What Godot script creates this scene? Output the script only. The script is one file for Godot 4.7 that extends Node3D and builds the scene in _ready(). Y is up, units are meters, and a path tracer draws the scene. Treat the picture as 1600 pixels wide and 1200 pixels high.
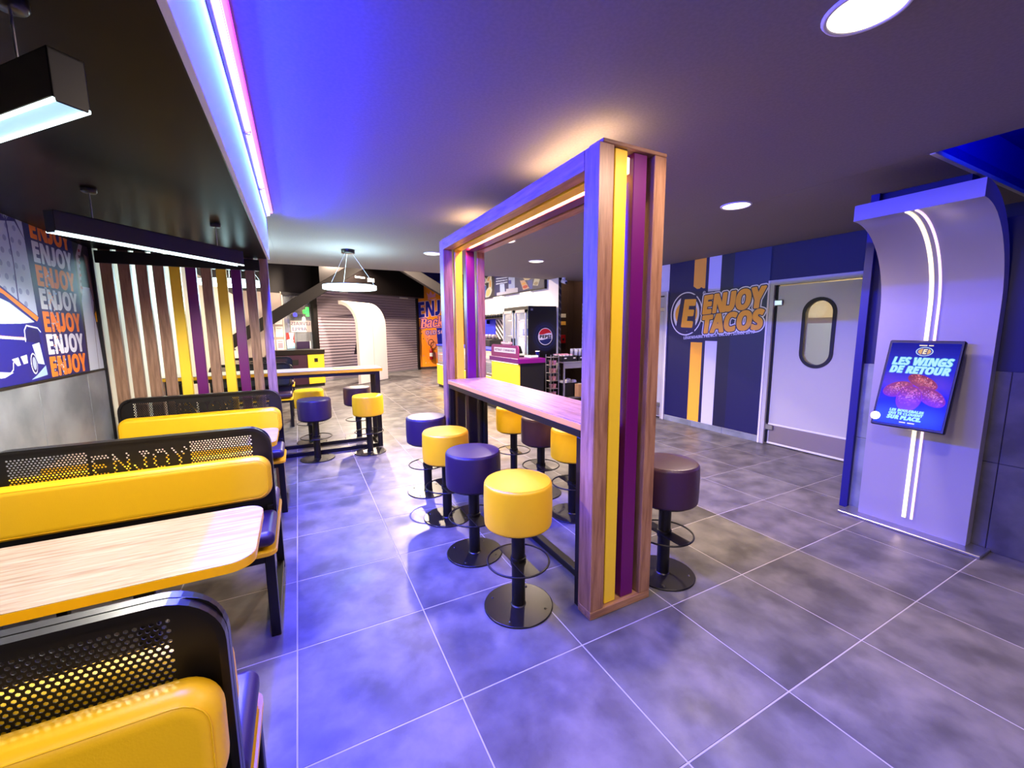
extends Node3D
# A fast-food dining room: slatted portal bar, drum stools, booths, neon cove, order kiosks and a counter.

var M := {}            # materials by name
var taken := {}        # names in use
var cache := {}        # shared meshes
var rng := RandomNumberGenerator.new()

const H := 2.48        # pale ceiling
const HD := 2.09       # dropped black ceiling

func _ready():
	rng.seed = 7
	set_camera_sky_lights()
	make_materials()
	build_shell()
	build_floor()
	build_doors()
	build_far_end()
	build_lamps()
	build_portal_bar()
	build_stools()
	build_booths()
	build_slat_screen()
	build_high_table()
	build_kiosks()
	build_counter()
	build_kitchen_corner()

# ------------------------------------------------------------------ camera, sky, lights
func set_camera_sky_lights():
	var cam := Camera3D.new()
	cam.name = "camera"
	cam.fov = 86.316
	cam.near = 0.02
	cam.far = 80.0
	cam.position = Vector3(0.10164, 1.48871, 1.41451)
	var b := Basis(Vector3.UP, deg_to_rad(-27.3913)) * Basis(Vector3.RIGHT, deg_to_rad(-7.64235)) * Basis(Vector3.BACK, deg_to_rad(-0.39234))
	cam.basis = b
	add_child(cam)
	cam.current = true
	var we := WorldEnvironment.new()
	we.name = "world_environment"
	var e := Environment.new()
	e.background_mode = Environment.BG_COLOR
	e.background_color = Color(0.012, 0.014, 0.03)
	e.tonemap_mode = Environment.TONE_MAPPER_LINEAR
	e.tonemap_exposure = 1.3
	e.sdfgi_enabled = true
	e.ssao_enabled = true
	e.ssil_enabled = true
	we.environment = e
	add_child(we)
	# neon cove along the ceiling step: its blue light
	area("neon_cove_light", Vector3(-0.035, 2.44, -1.26), Vector3(0.42, -0.91, 0), Vector2(0.03, 2.9), Color(0.06, 0.14, 1.0), 42.0)
	# blue strip hidden in the ceiling recess above the kiosk
	area("recess_strip_light", Vector3(3.47, 2.62, 1.6), Vector3(1, 0, 0), Vector2(0.03, 2.4), Color(0.0, 0.16, 1.0), 1.1)
	# kiosk strips
	area("kiosk_strip_light", Vector3(3.94, 1.0, 0.19), Vector3(-1, 0, 0), Vector2(0.03, 1.9), Color(1.0, 0.85, 0.85), 0.10)

func area(called: String, at: Vector3, towards: Vector3, size: Vector2, color: Color, energy: float) -> AreaLight3D:
	# size.y runs along the light's local y, which lies as near to the world's z (or y) as it can
	var l := AreaLight3D.new()
	l.name = numbered(called)
	var z := -towards.normalized()
	var y := Vector3(0, 0, 1) if absf(z.z) < 0.7 and absf(towards.x) < 0.99 else Vector3(0, 1, 0)
	if absf(towards.x) > 0.99:
		y = Vector3(0, 0, 1) if at.y > 2.5 else Vector3(0, 1, 0)
	var x := y.cross(z).normalized()
	y = z.cross(x).normalized()
	l.basis = Basis(x, y, z)
	l.position = at
	l.area_size = size
	l.light_color = color
	l.light_energy = energy
	l.area_range = 30.0
	l.area_attenuation = 2.0
	l.shadow_enabled = true
	add_child(l)
	return l

func omni(called: String, at: Vector3, color: Color, energy: float, size := 0.1) -> void:
	var l := OmniLight3D.new()
	l.name = numbered(called)
	l.position = at
	l.light_color = color
	l.light_energy = energy
	l.light_size = size
	l.omni_range = 30.0
	l.omni_attenuation = 2.0
	l.shadow_enabled = true
	add_child(l)

func spot(called: String, at: Vector3, towards: Vector3, angle: float, color: Color, energy: float, size := 0.08, soft := 0.4) -> void:
	var l := SpotLight3D.new()
	l.name = numbered(called)
	var z := -towards.normalized()
	var x := (Vector3(0, 0, 1) if absf(z.y) > 0.8 else Vector3.UP).cross(z).normalized()
	l.basis = Basis(x, z.cross(x).normalized(), z)
	l.position = at
	l.light_color = color
	l.light_energy = energy
	l.light_size = size
	l.spot_angle = angle
	l.spot_angle_attenuation = soft
	l.spot_range = 30.0
	l.spot_attenuation = 2.0
	l.shadow_enabled = true
	add_child(l)

# ------------------------------------------------------------------ naming
func numbered(n: String) -> String:
	if not taken.has(n):
		taken[n] = 0
		return n
	taken[n] += 1
	return "%s_%03d" % [n, taken[n]]

func thing(called: String, label: String, category: String, at := Vector3.ZERO, turn := 0.0, group := "") -> Node3D:
	var o := Node3D.new()
	o.name = numbered(called)
	o.position = at
	o.rotation.y = turn
	add_child(o)
	return tag(o, label, category, group)

func tag(o: Node3D, label: String, category := "", group := "") -> Node3D:
	o.set_meta("label", label)
	if category:
		o.set_meta("category", category)
	if group:
		o.set_meta("group", group)
	return o

func obj(called: String, mesh: Mesh, m: Material, parent: Node = self, at := Vector3.ZERO, basis := Basis()) -> MeshInstance3D:
	var o := MeshInstance3D.new()
	o.name = numbered(called) if parent == self else called
	o.mesh = mesh
	o.material_override = m
	o.transform = Transform3D(basis, at)
	parent.add_child(o, true)
	return o

func struct(called: String, mesh: Mesh, m: Material, label: String, category: String, at := Vector3.ZERO, basis := Basis()) -> MeshInstance3D:
	var o := obj(called, mesh, m, self, at, basis)
	o.set_meta("kind", "structure")
	tag(o, label, category)
	return o

func copy_of(o: Node3D, label := "") -> Node3D:
	var c: Node3D = o.duplicate()
	var base := String(o.name)
	var r := RegEx.create_from_string("_\\d{3}$")
	c.name = numbered(r.sub(base, ""))
	add_child(c)
	if label:
		c.set_meta("label", label)
	return c

# ------------------------------------------------------------------ mesh helpers
func fan(st: SurfaceTool, pts: Array, n: Vector3) -> void:
	var g: Vector3 = (pts[2] - pts[0]).cross(pts[1] - pts[0])
	var p := pts
	if g.dot(n) < 0:
		p = pts.duplicate()
		p.reverse()
	for i in range(1, p.size() - 1):
		for k in [0, i, i + 1]:
			st.set_normal(n)
			st.add_vertex(p[k])

func begin() -> SurfaceTool:
	var st := SurfaceTool.new()
	st.begin(Mesh.PRIMITIVE_TRIANGLES)
	return st

# chamfered box, 44 triangles
func cbox_into(st: SurfaceTool, c: Vector3, size: Vector3, b: float) -> void:
	var h := size / 2
	b = minf(b, minf(h.x, minf(h.y, h.z)) * 0.8)
	var P := {}
	for sx in [-1, 1]:
		for sy in [-1, 1]:
			for sz in [-1, 1]:
				var s := Vector3(sx, sy, sz)
				for a in 3:
					var v := Vector3(h.x - b, h.y - b, h.z - b)
					v[a] = h[a]
					P[[sx, sy, sz, a]] = c + v * s
	for a in 3:
		var u := (a + 1) % 3
		var w := (a + 2) % 3
		for s in [-1, 1]:
			var q := []
			for k in [[-1, -1], [1, -1], [1, 1], [-1, 1]]:
				var key := [0, 0, 0]
				key[a] = s
				key[u] = k[0]
				key[w] = k[1]
				q.append(P[[key[0], key[1], key[2], a]])
			var n := Vector3.ZERO
			n[a] = s
			fan(st, q, n)
		# edges running along a
		for su in [-1, 1]:
			for sw in [-1, 1]:
				var lo := [0, 0, 0]
				lo[a] = -1
				lo[u] = su
				lo[w] = sw
				var hi := lo.duplicate()
				hi[a] = 1
				var n2 := Vector3.ZERO
				n2[u] = su
				n2[w] = sw
				fan(st, [P[lo + [u]], P[hi + [u]], P[hi + [w]], P[lo + [w]]], n2.normalized())
	for sx in [-1, 1]:
		for sy in [-1, 1]:
			for sz in [-1, 1]:
				fan(st, [P[[sx, sy, sz, 0]], P[[sx, sy, sz, 1]], P[[sx, sy, sz, 2]]], Vector3(sx, sy, sz).normalized())

func cbox(size: Vector3, b := 0.003) -> Mesh:
	var key := "c%v%f" % [size, b]
	if not cache.has(key):
		var st := begin()
		cbox_into(st, Vector3.ZERO, size, b)
		cache[key] = st.commit()
	return cache[key]

# several chamfered boxes in one mesh: [[centre, size], ...]
func boxes(list: Array, b := 0.003) -> Mesh:
	var st := begin()
	for x in list:
		cbox_into(st, x[0], x[1], b)
	return st.commit()

# box from two corners
func span(a: Vector3, c: Vector3) -> Array:
	return [(a + c) / 2, (c - a).abs()]

# box with smoothly rounded edges
func rbox(size: Vector3, r: float, seg := 4) -> Mesh:
	var key := "r%v%f%d" % [size, r, seg]
	if cache.has(key):
		return cache[key]
	var h := size / 2
	r = minf(r, minf(h.x, minf(h.y, h.z)) * 0.98)
	var st := begin()
	var ins := h - Vector3(r, r, r)
	for a in 3:
		var u := (a + 1) % 3
		var w := (a + 2) % 3
		var cu := []
		var cw := []
		for k in seg + 1:
			var t: float = tan(PI / 4 * (1.0 - float(k) / seg))
			cu.append(-ins[u] - r * t)
			cw.append(-ins[w] - r * t)
		for k in seg + 1:
			cu.append(-cu[seg - k])
			cw.append(-cw[seg - k])
		for s in [-1, 1]:
			var V := []
			var N := []
			for i in cu.size():
				for j in cw.size():
					var p := Vector3.ZERO
					p[a] = s * h[a]
					p[u] = cu[i]
					p[w] = cw[j]
					var q := p.clamp(-ins, ins)
					var n := (p - q).normalized()
					V.append(q + n * r)
					N.append(n)
			var m := cw.size()
			for i in cu.size() - 1:
				for j in m - 1:
					var q4 := [i * m + j, (i + 1) * m + j, (i + 1) * m + j + 1, i * m + j + 1]
					if s < 0:
						q4.reverse()
					for k in [0, 2, 1, 0, 3, 2]:
						st.set_normal(N[q4[k]])
						st.add_vertex(V[q4[k]])
	cache[key] = st.commit()
	return cache[key]

# turned shape; profile of (radius, height); sharp corners are made by repeating a point
func lathe_into(st: SurfaceTool, prof: Array, seg: int, c := Vector3.ZERO) -> void:
	for i in prof.size() - 1:
		var a: Vector2 = prof[i]
		var b: Vector2 = prof[i + 1]
		if a.distance_to(b) < 1e-6:
			continue
		var t := (b - a).normalized()
		var n0 := Vector2(t.y, -t.x)
		var na := n0
		var nb := n0
		if i > 0 and prof[i - 1].distance_to(a) > 1e-6:
			var tp: Vector2 = (a - prof[i - 1]).normalized()
			na = (n0 + Vector2(tp.y, -tp.x)).normalized()
		if i + 2 < prof.size() and prof[i + 2].distance_to(b) > 1e-6:
			var tn: Vector2 = (prof[i + 2] - b).normalized()
			nb = (n0 + Vector2(tn.y, -tn.x)).normalized()
		for k in seg:
			var f0 := TAU * k / seg
			var f1 := TAU * (k + 1) / seg
			var d0 := Vector3(cos(f0), 0, sin(f0))
			var d1 := Vector3(cos(f1), 0, sin(f1))
			var up := Vector3.UP
			var q := [[d0 * a.x + up * a.y, d0 * na.x + up * na.y], [d1 * a.x + up * a.y, d1 * na.x + up * na.y], [d1 * b.x + up * b.y, d1 * nb.x + up * nb.y], [d0 * b.x + up * b.y, d0 * nb.x + up * nb.y]]
			for idx in [[0, 1, 2], [0, 2, 3]]:
				var p0: Vector3 = q[idx[0]][0]
				var p1: Vector3 = q[idx[1]][0]
				var p2: Vector3 = q[idx[2]][0]
				var g := (p2 - p0).cross(p1 - p0)
				if g.length() < 1e-12:
					continue
				var order: Array = idx if g.dot(q[idx[0]][1] + q[idx[1]][1] + q[idx[2]][1]) > 0 else [idx[0], idx[2], idx[1]]
				for o in order:
					st.set_normal(q[o][1])
					st.add_vertex(c + q[o][0])

func lathe(prof: Array, seg := 32) -> Mesh:
	var st := begin()
	lathe_into(st, prof, seg)
	return st.commit()

# polygon in local x,y pushed along z from 0 to depth, with a chamfer-free clean edge; smooth sides if asked
func prism_into(st: SurfaceTool, poly: PackedVector2Array, depth: float, xf := Transform3D(), smooth := false) -> void:
	var p := poly
	if Geometry2D.is_polygon_clockwise(p):
		p = p.duplicate()
		p.reverse()
	var idx := Geometry2D.triangulate_polygon(p)
	for f in [[0.0, -1.0], [depth, 1.0]]:
		for k in range(0, idx.size(), 3):
			var a := []
			for m in 3:
				var v := p[idx[k + m]]
				a.append(xf * Vector3(v.x, v.y, f[0]))
			fan(st, a, xf.basis * Vector3(0, 0, f[1]))
	var n := p.size()
	for i in n:
		var a2 := p[i]
		var b2 := p[(i + 1) % n]
		var e := (b2 - a2)
		if e.length() < 1e-7:
			continue
		var nn := Vector2(e.y, -e.x).normalized()
		var na := nn
		var nb := nn
		if smooth:
			var ep := a2 - p[(i + n - 1) % n]
			var en := p[(i + 2) % n] - b2
			var np := Vector2(ep.y, -ep.x).normalized()
			var nx := Vector2(en.y, -en.x).normalized()
			if np.dot(nn) > 0.75:
				na = (np + nn).normalized()
			if nx.dot(nn) > 0.75:
				nb = (nx + nn).normalized()
		var q := [[Vector3(a2.x, a2.y, 0), na], [Vector3(b2.x, b2.y, 0), nb], [Vector3(b2.x, b2.y, depth), nb], [Vector3(a2.x, a2.y, depth), na]]
		var v0: Vector3 = xf * q[0][0]
		var v1: Vector3 = xf * q[1][0]
		var v2: Vector3 = xf * q[2][0]
		var want: Vector3 = xf.basis * Vector3(nn.x, nn.y, 0)
		var flip := (v2 - v0).cross(v1 - v0).dot(want) < 0
		for k in ([0, 2, 1, 0, 3, 2] if flip else [0, 1, 2, 0, 2, 3]):
			var nv: Vector2 = q[k][1]
			st.set_normal(xf.basis * Vector3(nv.x, nv.y, 0))
			st.add_vertex(xf * q[k][0])

func prism(poly: PackedVector2Array, depth: float, xf := Transform3D(), smooth := false) -> Mesh:
	var st := begin()
	prism_into(st, poly, depth, xf, smooth)
	return st.commit()

# upholstered pad: rounded rectangle w by h with corner radius rc, thickness t, edges rounded by re; lies in x,y
func pad(w: float, h: float, t: float, rc: float, re: float, crown := 0.0) -> Mesh:
	var rings := []
	var norms := []
	var n := 6
	var steps := []
	for k in n + 1:
		var a := -PI / 2 + PI * k / n * 0.5
		steps.append([re * (1.0 - cos(a)), -t / 2 + re + sin(a) * re, Vector2(cos(a), sin(a))])
	for k in n + 1:
		var a := PI / 2 * k / n
		steps.append([re * (1.0 - cos(a)), t / 2 - re + sin(a) * re, Vector2(cos(a), sin(a))])
	for s in steps:
		var o := rrect(-w / 2 + s[0], -h / 2 + s[0], w / 2 - s[0], h / 2 - s[0], [rc - s[0], rc - s[0], rc - s[0], rc - s[0]], 8)
		var ring := []
		for v in o:
			ring.append(Vector3(v.x, v.y, s[1]))
		rings.append(ring)
	var base := rrect(-w / 2, -h / 2, w / 2, h / 2, [rc, rc, rc, rc], 8)
	var m := base.size()
	var dirs := []
	for k in 4:
		for i in 9:
			var a := PI + PI / 2 * k + PI / 2 * i / 8.0
			dirs.append(Vector2(cos(a), sin(a)))
	var st := begin()
	for r in rings.size() - 1:
		for i in m:
			var j := (i + 1) % m
			var q := []
			for p in [[r, i], [r, j], [r + 1, j], [r + 1, i]]:
				var f: Vector2 = steps[p[0]][2]
				q.append([rings[p[0]][p[1]], Vector3(dirs[p[1]].x * f.x, dirs[p[1]].y * f.x, f.y)])
			var g: Vector3 = (q[2][0] - q[0][0]).cross(q[1][0] - q[0][0])
			for k in ([0, 1, 2, 0, 2, 3] if g.dot(q[0][1] + q[2][1]) > 0 else [0, 2, 1, 0, 3, 2]):
				st.set_normal(q[k][1])
				st.add_vertex(q[k][0])
	for s in [0, rings.size() - 1]:
		var nz := Vector3(0, 0, -1 if s == 0 else 1)
		var cc := Vector3(0, 0, rings[s][0].z + nz.z * crown)
		for i in m:
			fan(st, [rings[s][i], rings[s][(i + 1) % m], cc], nz)
	return st.commit()

# round bar along a path
func tube_into(st: SurfaceTool, path: Array, r: float, seg := 8, closed := false) -> void:
	var n := path.size()
	var rings := []
	var dirs := []
	var up := Vector3.ZERO
	for i in n:
		var t: Vector3
		if closed:
			t = path[(i + 1) % n] - path[(i + n - 1) % n]
		else:
			t = path[mini(i + 1, n - 1)] - path[maxi(i - 1, 0)]
		t = t.normalized()
		if up == Vector3.ZERO:
			up = Vector3.UP if absf(t.y) < 0.9 else Vector3.RIGHT
		var x := up.cross(t).normalized()
		var y := t.cross(x).normalized()
		up = y
		var ring := []
		var nd := []
		for k in seg:
			var a := TAU * k / seg
			var d := x * cos(a) + y * sin(a)
			nd.append(d)
			ring.append(path[i] + d * r)
		rings.append(ring)
		dirs.append(nd)
	for i in (n if closed else n - 1):
		var j := (i + 1) % n
		for k in seg:
			var l := (k + 1) % seg
			var q := [[rings[i][k], dirs[i][k]], [rings[j][k], dirs[j][k]], [rings[j][l], dirs[j][l]], [rings[i][l], dirs[i][l]]]
			var g: Vector3 = (q[2][0] - q[0][0]).cross(q[1][0] - q[0][0])
			for m in ([0, 1, 2, 0, 2, 3] if g.dot(q[0][1] + q[2][1]) > 0 else [0, 2, 1, 0, 3, 2]):
				st.set_normal(q[m][1])
				st.add_vertex(q[m][0])
	if not closed:
		var t0: Vector3 = (path[0] - path[1]).normalized()
		var t1: Vector3 = (path[n - 1] - path[n - 2]).normalized()
		fan(st, rings[0], t0)
		fan(st, rings[n - 1], t1)

func tube(path: Array, r: float, seg := 8, closed := false) -> Mesh:
	var st := begin()
	tube_into(st, path, r, seg, closed)
	return st.commit()

# a round bar bent into a level circle
func hoop_mesh(radius: float, r: float, n := 40, seg := 8) -> Mesh:
	var path := []
	for i in n:
		path.append(Vector3(cos(TAU * i / n), 0, sin(TAU * i / n)) * radius)
	return tube(path, r, seg, true)

# rounded rectangle outline, counter-clockwise; radii bl, br, tr, tl
func rrect(x0: float, y0: float, x1: float, y1: float, radii: Array, seg := 7) -> PackedVector2Array:
	var out := PackedVector2Array()
	var cs := [Vector2(x0, y0), Vector2(x1, y0), Vector2(x1, y1), Vector2(x0, y1)]
	var sg := [Vector2(1, 1), Vector2(-1, 1), Vector2(-1, -1), Vector2(1, -1)]
	for k in 4:
		var r: float = radii[k]
		if r <= 0.0:
			out.append(cs[k])
			continue
		var c: Vector2 = cs[k] + sg[k] * r
		for i in seg + 1:
			var a := PI + PI / 2 * k + PI / 2 * i / seg
			out.append(c + Vector2(cos(a), sin(a)) * r)
	return out

# a thin board whose front (+z) carries a print
func print_board(w: float, h: float, t := 0.004) -> Mesh:
	var st := begin()
	var x := w / 2
	var y := h / 2
	var V := [Vector3(-x, y, t), Vector3(x, y, t), Vector3(x, -y, t), Vector3(-x, -y, t)]
	var U := [Vector2(0, 0), Vector2(1, 0), Vector2(1, 1), Vector2(0, 1)]
	for k in [0, 1, 2, 0, 2, 3]:
		st.set_normal(Vector3(0, 0, 1))
		st.set_uv(U[k])
		st.add_vertex(V[k])
	var B := []
	for v in V:
		B.append(Vector3(v.x, v.y, 0))
	st.set_uv(Vector2(0.001, 0.001))
	fan(st, B, Vector3(0, 0, -1))
	for k in 4:
		var l := (k + 1) % 4
		var n: Vector3 = ((V[k] + V[l]) * Vector3(1, 1, 0)).normalized()
		fan(st, [V[k], V[l], B[l], B[k]], n)
	return st.commit()

# ------------------------------------------------------------------ painter for flat prints
class Painter:
	var im: Image
	var w: int
	var h: int
	var fonts := {}
	var ts
	func _init(ww: int, hh: int, bg: Color):
		w = ww
		h = hh
		im = Image.create(w, h, false, Image.FORMAT_RGB8)
		im.fill(bg)
		ts = TextServerManager.get_primary_interface()
	# even-odd fill of contours in pixels
	func fill(contours: Array, col: Color) -> void:
		var y0 := 1e9
		var y1 := -1e9
		for c in contours:
			for p in c:
				y0 = minf(y0, p.y)
				y1 = maxf(y1, p.y)
		for y in range(maxi(0, int(floor(y0))), mini(h, int(ceil(y1)) + 1)):
			var yy := y + 0.5
			var xs := PackedFloat32Array()
			for c in contours:
				var n: int = c.size()
				for i in n:
					var a: Vector2 = c[i]
					var b: Vector2 = c[(i + 1) % n]
					if (a.y <= yy) != (b.y <= yy):
						xs.append(a.x + (yy - a.y) / (b.y - a.y) * (b.x - a.x))
			xs.sort()
			for i in range(0, xs.size() - 1, 2):
				var l := int(round(xs[i]))
				var r := int(round(xs[i + 1]))
				if r > l:
					im.fill_rect(Rect2i(l, y, r - l, 1), col)
	func poly(pts: Array, col: Color) -> void:
		fill([PackedVector2Array(pts)], col)
	func ellipse(c: Vector2, rx: float, ry: float, col: Color, rot := 0.0, rx2 := 0.0, ry2 := 0.0) -> void:
		var cs := [PackedVector2Array()]
		for i in 48:
			cs[0].append(c + Vector2(cos(TAU * i / 48) * rx, sin(TAU * i / 48) * ry).rotated(rot))
		if rx2 > 0.0:
			cs.append(PackedVector2Array())
			for i in 48:
				cs[1].append(c + Vector2(cos(TAU * i / 48) * rx2, sin(TAU * i / 48) * ry2).rotated(rot))
		fill(cs, col)
	func stroke(pts: Array, width: float, col: Color) -> void:
		for q in Geometry2D.offset_polyline(PackedVector2Array(pts), width / 2, Geometry2D.JOIN_ROUND, Geometry2D.END_ROUND):
			fill([q], col)
	func font(face: String, bold: bool):
		var key := face + str(bold)
		if not fonts.has(key):
			var sf := SystemFont.new()
			sf.font_names = [face]
			sf.font_weight = 700 if bold else 400
			fonts[key] = sf
		return fonts[key].get_rids()[0]
	# contours of a line of text with cap height 1, x from 0, y down with the baseline at 0; returns [[contours...] per letter, width]
	func letters(s: String, squeeze := 1.0, face := "Droid Sans", bold := true, gap := 0.0) -> Array:
		var rid = font(face, bold)
		var out := []
		var x := 0.0
		var cap := 0.714 * 64.0
		for i in s.length():
			var g: int = ts.font_get_glyph_index(rid, 64, s.unicode_at(i), 0)
			var adv: Vector2 = ts.font_get_glyph_advance(rid, 64, g)
			var d: Dictionary = ts.font_get_glyph_contours(rid, 64, g)
			var cs := []
			var first := 0
			if s[i] == "J" and face == "Droid Sans" and bold:  # a J that stands on the line
				var pts := PackedVector2Array([Vector2(0.40, -1.0), Vector2(0.40, -0.34)])
				for k in range(1, 7):
					pts.append(Vector2(0.18, -0.34) + Vector2(cos(PI / 2 * k / 6.0) * 0.22, sin(PI / 2 * k / 6.0) * 0.23))
				pts.append(Vector2(0.02, -0.13))
				for q in Geometry2D.offset_polyline(pts, 0.115, Geometry2D.JOIN_ROUND, Geometry2D.END_BUTT):
					var r := PackedVector2Array()
					for v in q:
						r.append(Vector2(x + v.x * squeeze, v.y))
					cs.append(r)
				out.append(cs)
				x += 0.60 * squeeze + gap
				continue
			if d.has("contours"):
				for last in d.contours:
					var pts: Array = Array(d.points).slice(first, last + 1)
					first = last + 1
					cs.append(flat(pts, x, cap, squeeze))
			out.append(cs)
			x += adv.x / cap * squeeze + gap
		return [out, x]
	func flat(pts: Array, x: float, cap: float, squeeze: float) -> PackedVector2Array:
		var o := PackedVector2Array()
		var n := pts.size()
		var prev: Vector3 = pts[n - 1]
		for i in n:
			var p: Vector3 = pts[i]
			var nx: Vector3 = pts[(i + 1) % n]
			if p.z > 0.5 and p.z < 1.5:
				o.append(Vector2(p.x, p.y))
			else:
				var a := Vector2(prev.x, prev.y) if prev.z > 0.5 and prev.z < 1.5 else Vector2(prev.x + p.x, prev.y + p.y) / 2
				var b := Vector2(nx.x, nx.y) if nx.z > 0.5 and nx.z < 1.5 else Vector2(nx.x + p.x, nx.y + p.y) / 2
				var c := Vector2(p.x, p.y)
				for k in range(1, 5):
					var t := k / 5.0
					o.append(a * (1 - t) * (1 - t) + c * 2 * t * (1 - t) + b * t * t)
				if nx.z < 0.5:
					o.append(b)
			prev = p
		var r := PackedVector2Array()
		for v in o:
			r.append(Vector2(x + v.x / cap * squeeze, v.y / cap))
		return r
	# text with several layers [[grow in pixels, colour], ...], grown first to last
	func text(s: String, xf: Transform2D, layers: Array, squeeze := 1.0, face := "Droid Sans", bold := true, gap := 0.0) -> float:
		var L := letters(s, squeeze, face, bold, gap)
		for lay in layers:
			for cs in L[0]:
				var px := []
				for c in cs:
					px.append(xf * c)
				if px.is_empty():
					continue
				if absf(lay[0]) < 0.01:
					fill(px, lay[1])
				else:
					# outer contours grow, inner ones shrink: find the outer by area
					var big := 0
					for k in px.size():
						if area2(px[k]) > area2(px[big]):
							big = k
					var res := []
					for k in px.size():
						var c2: PackedVector2Array = px[k]
						if Geometry2D.is_polygon_clockwise(c2):
							c2.reverse()
						var inside: bool = k != big and Geometry2D.is_point_in_polygon(c2[0], px[big])
						for q in Geometry2D.offset_polygon(c2, -lay[0] if inside else lay[0], Geometry2D.JOIN_ROUND):
							res.append(q)
					fill(res, lay[1])
		return L[1]
	# a line of text from x0 to x1 on the baseline y, h pixels high, leaning by lean pixels
	func fit(s: String, x0: float, x1: float, y: float, h: float, lean: float, layers: Array, face := "Droid Sans") -> void:
		var w: float = letters(s, 1.0, face)[1]
		text(s, Transform2D(Vector2((x1 - x0) / w, 0), Vector2(-lean, h), Vector2(x0, y)), layers, 1.0, face)
	func area2(c: PackedVector2Array) -> float:
		var a := 0.0
		for i in c.size():
			a += c[i].cross(c[(i + 1) % c.size()])
		return absf(a)
	func texture() -> ImageTexture:
		return ImageTexture.create_from_image(im)

func xf2(origin: Vector2, x_axis: Vector2, y_axis: Vector2) -> Transform2D:
	return Transform2D(x_axis, y_axis, origin)

# ------------------------------------------------------------------ materials
func plain(n: String, c: Color, rough := 0.6, metal := 0.0) -> StandardMaterial3D:
	var m := StandardMaterial3D.new()
	m.resource_name = n
	m.albedo_color = c
	m.roughness = rough
	m.metallic = metal
	M[n] = m
	return m

func noise_tex(freq: float, colors: Array, offsets: Array, seed_: int, oct := 5, size := 512, kind := FastNoiseLite.TYPE_SIMPLEX_SMOOTH, warp := 0.0) -> NoiseTexture2D:
	var f := FastNoiseLite.new()
	f.seed = seed_
	f.noise_type = kind
	f.frequency = freq
	f.fractal_octaves = oct
	if warp > 0.0:
		f.domain_warp_enabled = true
		f.domain_warp_amplitude = warp
		f.domain_warp_frequency = freq * 0.6
	var t := NoiseTexture2D.new()
	t.width = size
	t.height = size
	t.seamless = true
	t.noise = f
	var g := Gradient.new()
	g.offsets = PackedFloat32Array(offsets)
	g.colors = PackedColorArray(colors)
	t.color_ramp = g
	return t

func grey_noise(freq: float, lo: float, hi: float, seed_: int, oct := 5) -> NoiseTexture2D:
	return noise_tex(freq, [Color(lo, lo, lo), Color(hi, hi, hi)], [0.25, 0.75], seed_, oct)

func triplanar(m: StandardMaterial3D, t: Texture2D, s: Vector3, world := false, off := Vector3.ZERO) -> StandardMaterial3D:
	m.albedo_texture = t
	m.uv1_triplanar = true
	m.uv1_world_triplanar = world
	m.uv1_scale = s
	m.uv1_offset = off
	return m

func glow(n: String, c: Color, energy: float, base := Color(0.9, 0.9, 0.9)) -> StandardMaterial3D:
	var m := plain(n, base, 0.5)
	m.emission_enabled = true
	m.emission = c
	m.emission_energy_multiplier = energy
	return m

func print_mat(n: String, p: Painter, rough := 0.45) -> StandardMaterial3D:
	var m := plain(n, Color.WHITE, rough)
	m.albedo_texture = p.texture()
	m.texture_repeat = false
	return m

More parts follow.
